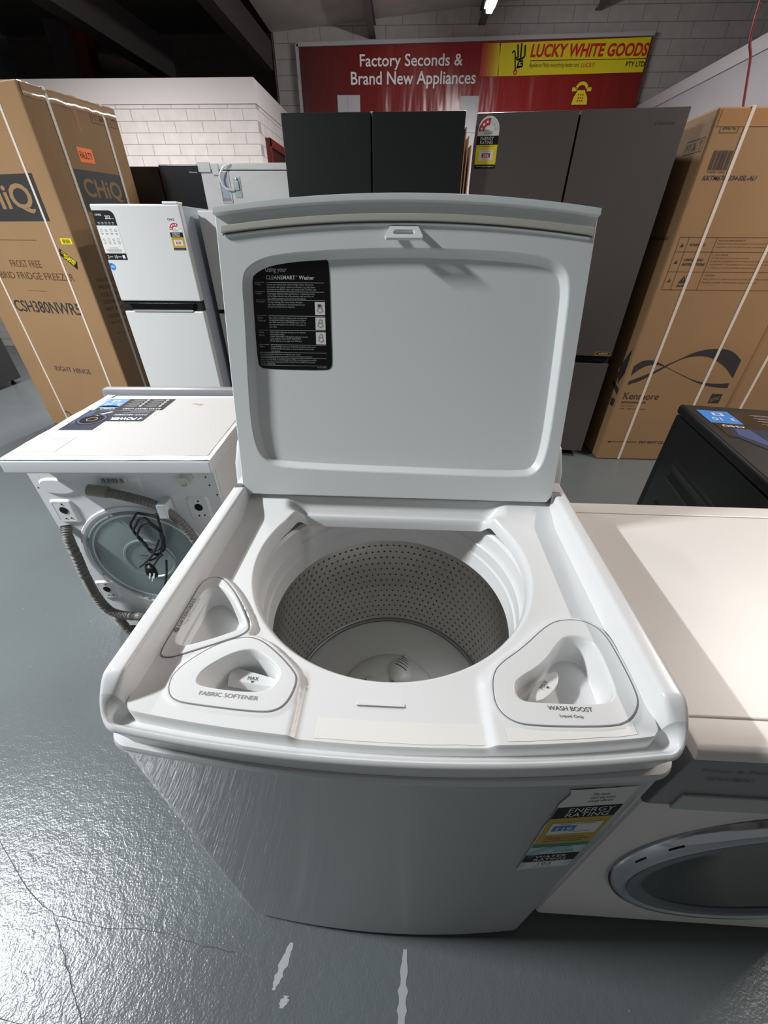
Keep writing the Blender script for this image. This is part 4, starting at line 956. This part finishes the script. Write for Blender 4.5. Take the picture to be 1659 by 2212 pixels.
# white top-mount fridge with stickers
F = thing('refrigerator', 'white top-mount fridge with black and white feature stickers beside the brown box', 'fridge', (-1.672, 2.35, 0), math.radians(1.5))
b = MB(); b.box(silver_side, .003, .474, .052, .52, .04, 1.44); b.build('cabinet', F, bev=.006)
fw = mat('fridge_white', 'd4d4d3', .3)
b = MB(); b.box(fw, 0, .477, 0, .048, .990, 1.445); ud = b.build('freezer_door', F, bev=.008, seg=3)
b = MB(); b.box(fw, 0, .477, 0, .048, .055, .938); b.build('fridge_door', F, bev=.008, seg=3)
b = MB(); b.box(black_gap, .004, .473, .012, .05, .938, .990); b.build('door_gap', F)
b = MB(); b.loft(black_gloss, [[(.04, -.002, .980), (.437, -.002, .980), (.437, .02, .980), (.04, .02, .980)], [(.062, -.004, .945), (.415, -.004, .945), (.415, .02, .945), (.062, .02, .945)]], True, True); b.build('handle_recess', F, bev=.001)
b = MB(); b.loft(mat('handle_silver', 'b8babb', .3, metal=.4), [[(.058, -.005, .945), (.419, -.005, .945), (.419, .01, .945), (.058, .01, .945)], [(.062, -.005, .934), (.415, -.005, .934), (.415, .01, .934), (.062, .01, .934)]], True, True); b.build('handle_edge', F, bev=.001)
b = MB(); b.box(white_plastic, .39, .47, .0, .07, 1.4455, 1.456); b.build('hinge_cover', F, bev=.004)
feet(F, (.05, .43), (.08, .47), .04)
d = Decal((0, 0, 0), (1, 0, 0), (0, 0, 1), lift=.0008)
d.rect(paper, .004, .117, 1.228, 1.36, 0)
d.poly(black_print, [(.004, 1.352), (.118, 1.352)] + [(.092 + .026 * math.cos(math.radians(a)), 1.391 + .026 * math.sin(math.radians(a))) for a in range(0, 91, 15)] + [(.004, 1.417)], 1)
d.text(white_print, 'CHiQ', .015, 1.393, w=.034, h=.010, bold=.02, k=2); d.text(white_print, '202', .064, 1.380, w=.030, h=.016, bold=.015, k=2); d.text(white_print, 'L gross', .095, 1.380, w=.016, h=.006, k=2)
for j in range(2):
    for i in range(5): d.rect(lt_print, .016 + .019 * i, .028 + .019 * i, 1.358 + .007 * j, 1.360 + .007 * j, 2)
for j in range(2):
    for i in range(4):
        cx, cz = .022 + .026 * i, 1.330 - .042 * j; d.ring(dk_print, cx, cz, .0045, .006, 0, 360, 1, 14) if (i + j) % 2 else d.path(dk_print, [(cx - .005, cz - .006), (cx + .005, cz - .006), (cx + .005, cz + .006), (cx - .005, cz + .006)], .0012, 1, True)
        d.rect(grey_print, cx - .008, cx + .008, cz - .0145, cz - .012, 1); d.rect(grey_print, cx - .005, cx + .005, cz - .019, cz - .0165, 1)
for i, w_ in enumerate((.05, .085, .085, .07)): d.rect(grey_print, .06 - w_ / 2, .06 + w_ / 2, 1.250 - .006 * i, 1.2525 - .006 * i, 1)
d.rect(black_print, .0, .118, 1.196, 1.226, 0); d.text(white_print, '2', .010, 1.203, h=.014, k=1); d.text(white_print, '10', .050, 1.203, h=.014, k=1); d.rect(white_print, .094, .108, 1.203, 1.218, 1); d.rect(lt_print, .02, .04, 1.208, 1.212, 1); d.rect(lt_print, .068, .088, 1.208, 1.212, 1)
d.build('feature_sticker', F); d.poly(blue_print, circ(.019, 1.163, .0165), 0); d.poly(blue_print, [(.003, 1.163), (.003, 1.181), (.019, 1.1795)], 0); d.rect(white_print, .009, .029, 1.160, 1.163, 1); d.rect(white_print, .012, .026, 1.166, 1.168, 1)
d.build('round_sticker', F); d.text(dk_print, 'CHiQ', .398, 1.374, w=.036, h=.011, bold=.01); d.build('brand_lettering', F)
rating(d, .395, 1.243, .068, .128, '251', 4)
d.build('energy_label', F)
# plain white fridge half hidden behind the lid
F2 = thing('refrigerator', 'plain white top-mount fridge mostly hidden behind the raised washer lid', 'fridge', (-1.172, 2.52, 0))
b = MB(); b.box(white_enamel, .003, .497, .052, .55, .04, 1.42); b.build('cabinet', F2, bev=.005)
b = MB(); b.box(fw, 0, .5, 0, .048, .925, 1.425); b.build('freezer_door', F2, bev=.006)
b = MB(); b.box(fw, 0, .5, 0, .048, .055, .905); b.build('fridge_door', F2, bev=.006)
b = MB(); b.box(black_gap, .004, .496, .012, .05, .905, .925); b.build('door_gap', F2)
b = MB(); b.box(black_gloss, .03, .47, -.003, .014, .906, .922); b.build('handle_recess', F2, bev=.001)
feet(F2, (.05, .45), (.08, .5), .04)
# black French-door fridge far behind the stickered one
F3 = thing('refrigerator', 'black French-door fridge in front of the white brick office', 'fridge', (-2.20, 3.29, 0))
blk = mat('gloss_black_door', '131416', .22)
b = MB(); b.box(black_matte, .004, .786, .07, .68, .04, 1.685); b.build('cabinet', F3, bev=.005)
b = MB(); b.box(blk, 0, .485, 0, .066, .70, 1.695); b.build('door', F3, bev=.006)
b = MB(); b.box(blk, .490, .79, 0, .066, .70, 1.705); b.build('door', F3, bev=.006)
b = MB(); b.box(blk, 0, .79, 0, .066, .05, .69); b.build('freezer_drawer', F3, bev=.006)
d = Decal((0, 0, 0), (1, 0, 0), (0, 0, 1), lift=.0008); d.text(lt_print, 'Hisense', .70, 1.66, w=.055, h=.011); d.build('lettering', F3)
feet(F3, (.06, .73), (.1, .62), .04)
# white chest-type freezer with lid cable and bracket
F4 = thing('freezer', 'white freezer with a thin lid, cable and metal bracket on its face, behind the fridges', 'freezer', (-1.385, 3.2, 0))
b = MB(); b.box(fw, 0, .72, 0, .6, .03, 1.664); b.build('cabinet', F4, bev=.006)
b = MB(); b.box(fw, -.004, .724, -.008, .6, 1.668, 1.703); b.build('lid', F4, bev=.006)
b = MB(); b.box(fw, -.006, .075, -.016, .01, 1.655, 1.708); b.box(fw, .085, .13, -.014, .01, 1.64, 1.70); b.build('hinge_cover', F4, bev=.003)
b = MB()
for x0, x1, z0, z1 in ((.115, .122, 1.50, 1.66), (.182, .189, 1.50, 1.66), (.115, .189, 1.494, 1.501)): b.box(fw, x0, x1, -.007, .002, z0, z1)
b.build('hinge_frame', F4, bev=.002)
d = Decal((0, 0, 0), (1, 0, 0), (0, 0, 1), lift=.0006); d.rect(silver_side, .122, .182, 1.502, 1.658, 0); d.rect(grey_fascia, .124, .180, 1.502, 1.52, 1); d.build('hinge_recess', F4)
b = MB(); b.tube(white_plastic, [(.215, -.014, 1.695), (.17, -.03, 1.675), (.138, -.032, 1.635), (.145, -.03, 1.59), (.175, -.024, 1.566), (.215, -.012, 1.563)], .006, n=10); b.build('lid_cable', F4, smooth=60)
b = MB(); b.box(galv, .212, .262, -.004, .002, 1.522, 1.632); b.box(galv, .225, .250, -.012, -.004, 1.56, 1.61); b.build('bracket', F4, bev=.002)
MB().lathe(bright_metal, [(.010, 0), (.010, .006), (.004, .008)], (.236, -.004, 1.618), 14, 'y', cap1=True).build('bracket_screw', F4, smooth=40)
# matte black French-door fridge in the middle
F5 = thing('refrigerator', 'matte black double-door fridge standing directly behind the raised washer lid', 'fridge', (-.625, 2.45, 0), math.radians(-1.6))
b = MB(); b.box(black_matte, .004, .890, .06, .64, .04, 1.79); b.build('cabinet', F5, bev=.005)
b = MB(); b.box(black_matte, 0, .440, 0, .056, .05, 1.80); b.build('door', F5, bev=.004)
b = MB(); b.box(black_matte, .448, .895, 0, .056, .05, 1.80); b.build('door', F5, bev=.004)
b = MB(); b.box(black_gap, .41, .48, .02, .058, .06, 1.785); b.build('door_gap', F5)
b = MB(); b.box(silver_side, .436, .452, .022, .05, 1.7865, 1.806); b.build('hinge_pin', F5, bev=.002)
feet(F5, (.06, .83), (.1, .58), .04)
# flattened cardboard between the two big fridges
for i, (x, lab) in enumerate(((.285, 'thin cardboard sheet standing against the side of the matte black fridge'), (.302, 'middle of three cardboard sheets standing between the two tall fridges'), (.319, 'thin cardboard sheet standing nearest the dark steel fridge'))):
    b = MB(); b.loft(mat('card_sheet', 'c9ab88', .75), [[(x - .003 + .002 * math.sin(7 * z + i), 2.50 + .02 * i, z), (x + .003 + .002 * math.sin(7 * z + i), 2.50 + .02 * i, z), (x + .003, 3.0, z), (x - .003, 3.0, z)] for z in (0, .4, .8, 1.2, 1.5, 1.755 - .03 * i)], True, True)
    tag(b.build('cardboard_sheet', smooth=0), lab, 'cardboard', 'cardboard sheets between the tall fridges')
# dark steel French-door fridge
F6 = thing('refrigerator', 'dark stainless French-door fridge with energy rating label behind the washer lid', 'fridge', (.336, 2.54, 0), math.radians(-6.1))
b = MB(); b.box(dark_steel_side, .004, .974, .062, .70, .04, 1.80); b.build('cabinet', F6, bev=.004)
b = MB(); b.box(dark_steel, 0, .484, 0, .058, .70, 1.812); b.build('door', F6, bev=.003)
b = MB(); b.box(dark_steel, .494, .978, 0, .058, .70, 1.812); b.build('door', F6, bev=.003)
b = MB(); b.box(dark_steel, 0, .978, 0, .058, .05, .655); b.build('freezer_drawer', F6, bev=.003)
b = MB(); b.box(black_gap, .004, .974, .02, .06, .655, .70); b.box(black_gap, .484, .494, .03, .06, .70, 1.80); b.build('door_gap', F6)
b = MB(); b.box(black_gloss, .55, .945, .004, .03, .668, .690); b.build('handle_recess', F6, bev=.002)
d = Decal((0, 0, 0), (1, 0, 0), (0, 0, 1), lift=.0008); rating(d, .012, 1.603, .105, .198, '336', 3, yellow_print); d.build('energy_label', F6)
d.text(mat('faint_badge_print', '4a3c3e', .4), 'Hisense', .84, 1.752, w=.085, h=.014); d.build('brand_lettering', F6)
d.rect(black_print, .872, .962, .703, .728, 0); d.path(ochre_print, [(.874, .705), (.960, .705), (.960, .726), (.874, .726)], .0016, 1, True); d.ring(ochre_print, .886, .7155, .005, .007, 40, 330, 1); d.text(lt_print, 'INVERTER', .898, .711, w=.054, h=.009, k=1)
d.build('inverter_badge', F6)
feet(F6, (.06, .91), (.1, .62), .04)
# black fridge at the far left edge
F7 = thing('refrigerator', 'black fridge at the far left edge, behind the brown box', 'fridge', (-4.80, 3.22, 0))
b = MB(); b.box(mat('charcoal_side', '2b2c2e', .4), .0, .72, .06, .68, .05, 1.8); b.build('cabinet', F7, bev=.006)
b = MB(); b.box(blk, 0, .72, 0, .056, .06, 1.8); b.build('door', F7, bev=.006)
feet(F7, (.06, .66), (.1, .62), .05)

# ------------------------------------------------------------------ cardboard cartons
def carton(name, label, loc, rot, w, dp_, h, straps_front, straps_side, group=None, side_sign=1):
    t = thing(name, label, 'box', loc, rot, group)
    b = MB(); b.box(card, 0, w, 0, dp_, 0, h); b.build('carton_body', t, bev=.012, seg=3)
    for x in straps_front:
        b = MB()
        for a_, c_ in (((x, -.002, .0), (x, -.002, h)), ((x, -.002, h + .002), (x, dp_, h + .002))): b.bar(strap_m, a_, c_, .016, .003) if a_[2] == c_[2] else b.box(strap_m, x - .008, x + .008, -.003, .0, .004, h)
        b.build('strap', t, smooth=0)
    for y in straps_side:
        b = MB(); xx = w if side_sign > 0 else 0
        b.box(strap_m, xx - (.0 if side_sign > 0 else .003), xx + (.003 if side_sign > 0 else .0), y - .008, y + .008, .004, h); b.box(strap_m, 0, w, y - .008, y + .008, h, h + .003); b.build('strap', t, smooth=0)
    return t
ang_b = math.atan2(-.255, .967)
BW, BH = .975, 1.95
ca, sa = math.cos(ang_b), math.sin(ang_b)
B1 = carton('cardboard_box', 'tall brown fridge carton with black logo panels and an orange sticker on the left', (-1.982 - BW * ca, 2.565 - BW * sa, 0), ang_b, BW, .605, BH, (BW - .16, BW - .775), (.15, .50))
b = MB(); r_ = random.Random(9); n = 24
vs = []; 
for i in range(n + 1):
    y = .02 + .57 * i / n
    for k_, (x, z) in enumerate(((BW + .0015, BH - .055), (BW + .0025, BH - .012), (BW - .008, BH + .001), (BW - .05, BH + .0015))): vs.append((x + r_.uniform(0, .003) * (k_ < 2), y, z + r_.uniform(-.003, .003)))
b.add(vs, [(i * 4 + k_, i * 4 + k_ + 1, (i + 1) * 4 + k_ + 1, (i + 1) * 4 + k_) for i in range(n) for k_ in range(3)], mat('glossy_tape', 'a98a6c', .12, coat=.8)); b.build('packing_tape', B1, smooth=60)
d = Decal((BW, 0, 0), (1, 0, 0), (0, 0, 1), n=(0, -1, 0), lift=.0008)      # x runs negative to the left of the front corner
d.rect(card_ink, -.80, -.125, 1.375, 1.592, 0); d.text(card, 'CHiQ', -.73, 1.412, w=.535, h=.14, bold=.02, k=1)
d.build('logo_panel', B1)
d.rect(card_brown_ink, -.76, -.30, 1.2795, 1.283, 0); d.build('rule_line', B1)
d.text(card_brown_ink, 'FROST FREE', -.48, 1.135, w=.27, h=.04, align='c'); d.text(card_brown_ink, 'HYBRID FRIDGE FREEZER', -.48, 1.068, w=.74, h=.04, align='c'); d.build('product_text', B1)
d.rect(card_brown_ink, -.56, -.40, 1.000, 1.0025, 0); d.build('rule_line', B1)
d.text(card_ink, 'CSH380NWR5', -.46, .868, w=.60, h=.072, align='c', bold=.012); d.build('model_text', B1); d.text(mat('purple_ink', '3f2b3a', .7), 'RIGHT HINGE', -.475, .468, w=.345, h=.036, align='c')
d.build('hinge_text', B1); d.ring(card_ink, -.75, .1, .03, .04, 0, 360, 0); d.build('ring_mark', B1)
d.rect(yellow_print, -.102, -.015, 1.262, 1.292, 0); d.barcode(black_print, -.088, -.028, 1.267, 1.287, 16, 1); d.build('barcode_sticker', B1)
for p_ in ([(-.140, 1.243), (-.034, 1.172), (-.052, 1.132), (-.150, 1.205)],): d.poly(black_print, p_, 0)
d.text(yellow_print, 'CONTAINER', -.138, 1.218, w=.105, h=.017, rot=-.59, bold=.03, k=1); d.text(yellow_print, 'DAMAGE', -.128, 1.194, w=.075, h=.017, rot=-.59, bold=.03, k=1)
d.build('damage_sticker', B1)
d = Decal((BW, 0, 0), (0, 1, 0), (0, 0, 1), n=(1, 0, 0), lift=.0008)
d.rect(card_ink, .165, .49, 1.425, 1.625, 0); d.text(card, 'CHiQ', .198, 1.482, w=.27, h=.105, bold=.02, k=1); d.build('logo_panel', B1)
d.rect(orange_print, .235, .335, 1.662, 1.728, 0); d.text(black_print, 'FAULTY', .245, 1.678, w=.08, h=.032, bold=.01, k=1); d.build('fault_sticker', B1)
handling(d, .40, 1.855, .19, .065, 4, card_brown_ink); d.build('handling_marks', B1)
d.rect(tape_m, .29, .315, 1.80, 1.90, 0); d.build('tape_patch', B1)
for i, s_ in enumerate(('VOLTAGE', 'FREQUENCY', 'COLOUR', 'GROSS WEIGHT', 'NET WEIGHT', 'PACKAGE SIZE', '(W x H x D)')): d.text(card_brown_ink, s_, .055, 1.062 - .042 * i, h=.022); d.build('data_text', B1)
d.rect(card_brown_ink, .07, .2, .755, .758, 0)
d.build('rule_line', B1)

B2 = carton('cardboard_box', 'brown fridge carton with ribbon logo and warning table on the right', (1.425, 2.42, 0), 0, .72, .62, 1.808, (.155, .505), (), None, -1)
d = Decal((-1.425 + 1.425, 0, 0), (1, 0, 0), (0, 0, 1), n=(0, -1, 0), lift=.0008); ox = -1.425
sw1 = [(1.46, .59), (1.457, .649), (1.485, .674), (1.521, .687), (1.562, .686), (1.608, .672), (1.658, .649), (1.757, .609), (1.855, .573), (1.946, .554), (2.031, .551), (2.086, .557), (2.089, .525), (2.0, .53), (1.907, .549), (1.808, .585), (1.709, .625), (1.64, .652), (1.597, .66), (1.556, .659), (1.52, .646), (1.488, .621)]
sw2 = [(1.459, .534), (1.461, .558), (1.518, .584), (1.588, .619), (1.653, .661), (1.719, .698), (1.783, .734), (1.854, .755), (1.93, .76), (1.989, .753), (2.04, .73), (2.087, .696), (2.091, .588), (2.027, .643), (1.97, .678), (1.899, .709), (1.831, .718), (1.756, .706), (1.689, .673), (1.626, .628), (1.561, .581), (1.513, .554)]
def ribbon(d, m, P_, kk):
    n = len(P_) // 2; A_, B_ = P_[:n], P_[n:][::-1]
    if len(P_) == 22: A_, B_ = P_[1:12], [P_[0]] + P_[12:][::-1]
    A_ = [tuple(v[:2]) for v in catmull([(x, z, 0) for x, z in A_], 4)]; B_ = [tuple(v[:2]) for v in catmull([(x, z, 0) for x, z in B_], 4)]
    n = min(len(A_), len(B_))
    vs = [d.P(x + ox, z, kk) for x, z in A_[:n]] + [d.P(x + ox, z, kk) for x, z in B_[:n]]
    d.mb.add(vs, [(i, i + 1, n + i + 1, n + i) for i in range(n - 1)], m)
ribbon(d, card_ink, sw1, 0); ribbon(d, card_ink, sw2, 1); d.build('ribbon_logo', B2)
X = lambda v: v + ox
d.text(card_ink, 'Kenmore', X(1.461), .440, w=.225, h=.044, bold=.0); d.text(card_ink, 'REFRIGERATOR', X(1.460), .414, w=.16, h=.012, bold=.02); d.text(card_brown_ink, 'Top-mount', X(1.461), .389, w=.09, h=.012); d.text(card_brown_ink, '334L / 608 mm system', X(1.461), .369, w=.17, h=.012); d.build('brand_text', B2)
d.line(card_ink, X(1.47), .136, X(1.66), .138, .004); d.poly(card_ink, [(X(1.459), .136), (X(1.48), .144), (X(1.48), .128)], 1); d.text(card_ink, 'DO NOT CLAMP', X(1.675), .130, w=.23, h=.018, bold=.03, shear=.2)
d.line(card_ink, X(1.92), .137, X(2.09), .138, .004); d.build('clamp_warning', B2)
d.path(card_brown_ink, [(X(1.464), 1.719), (X(1.546), 1.719), (X(1.546), 1.762), (X(1.464), 1.762)], .002, 1, True); d.text(card_ink, 'SIDE', X(1.474), 1.730, w=.063, h=.022); d.build('side_mark', B2)
d.barcode(card_ink, X(1.472), X(1.566), 1.585, 1.657, 30, 1); d.text(card_ink, '9 350301 128421', X(1.474), 1.574, w=.085, h=.008); d.build('barcode', B2)
d.text(card_ink, 'KKTM6701334-SSL-AU', X(1.464), 1.546, w=.26, h=.019, bold=.015, shear=.2); d.build('model_text', B2)
for z in (1.315, 1.250, 1.158, 1.071): d.line(card_brown_ink, X(1.459), z, X(2.11), z, .002)
for x in (1.459, 1.507, 1.651, 2.11): d.line(card_brown_ink, X(x), 1.071, X(x), 1.315, .002)
for z in (1.272, 1.196, 1.108): warn(d, X(1.473), z, .02)
d.text(card_ink, 'WARNING', X(1.522), 1.276, w=.082, h=.012, bold=.02, shear=.2); d.text(card_ink, 'UNPACKING', X(1.522), 1.208, w=.10, h=.012, bold=.02, shear=.2); d.text(card_ink, 'INSTRUCTIONS', X(1.519), 1.187, w=.122, h=.012, bold=.02, shear=.2)
warn(d, X(1.535), 1.104, .042); d.text(card_ink, 'R600a', X(1.535), 1.086, w=.045, h=.011, bold=.02)
for z, s_ in ((1.297, 'PERSONAL REQUIREMENTS'), (1.283, 'Never move the product in a horizontal position or use more than'), (1.268, 'minimum of 2 people for the unpacking process.'), (1.234, '1. Cut bands'), (1.219, '2. Lift upwards and remove box'), (1.204, '3. Lift the appliance and remove the foam packaging'), (1.189, 'WARNING! The appliance is too heavy to lift alone'), (1.174, '4. Dispose of the packing material properly'), (1.138, 'CAUTION!'), (1.120, 'Risk of fire or explosion due to the use of flammable refrigerant'), (1.104, 'Handle carefully. Flammable refrigerant used.')):
    d.text(card_brown_ink, s_, X(1.664), z, w=min(.43, .0066 * len(s_)), h=.008)
d.build('warning_table', B2); d.rect(card_ink, X(2.012), X(2.080), .425, .487, 0); d.path(card, [(X(2.02), .445), (X(2.04), .462), (X(2.07), .450)], .004, 1); d.path(card, [(X(2.02), .435), (X(2.045), .448), (X(2.07), .47)], .004, 1)
d.build('small_emblem', B2)
d = Decal((0, .62, 0), (0, -1, 0), (0, 0, 1), n=(-1, 0, 0), lift=.0008)
handling(d, .44, 1.66, .15, .05, 3); d.build('handling_marks', B2); d.text(card_ink, 'KKTM6701334-SSL-AU', .33, 1.30, w=.24, h=.018, bold=.015, shear=.2); d.build('model_text', B2)
d.poly(card_ink, [(.52, .62), (.60, .75), (.605, .60), (.56, .52)], 0); d.poly(card_ink, [(.50, .50), (.60, .46), (.60, .50), (.50, .53)], 0); d.rect(card_ink, .55, .60, .38, .43, 0)
d.build('ribbon_logo', B2)
B3 = carton('cardboard_box', 'brown fridge carton at the right edge, next to the ribbon-logo carton', (2.152, 2.44, 0), 0, .69, .62, 1.80, (.10,), ())
b = MB(); b.box(tape_m, .02, .70, -.0015, .0, 1.795 - .055, 1.80); b.build('packing_tape', B2, smooth=0)
bpy.context.view_layer.update()
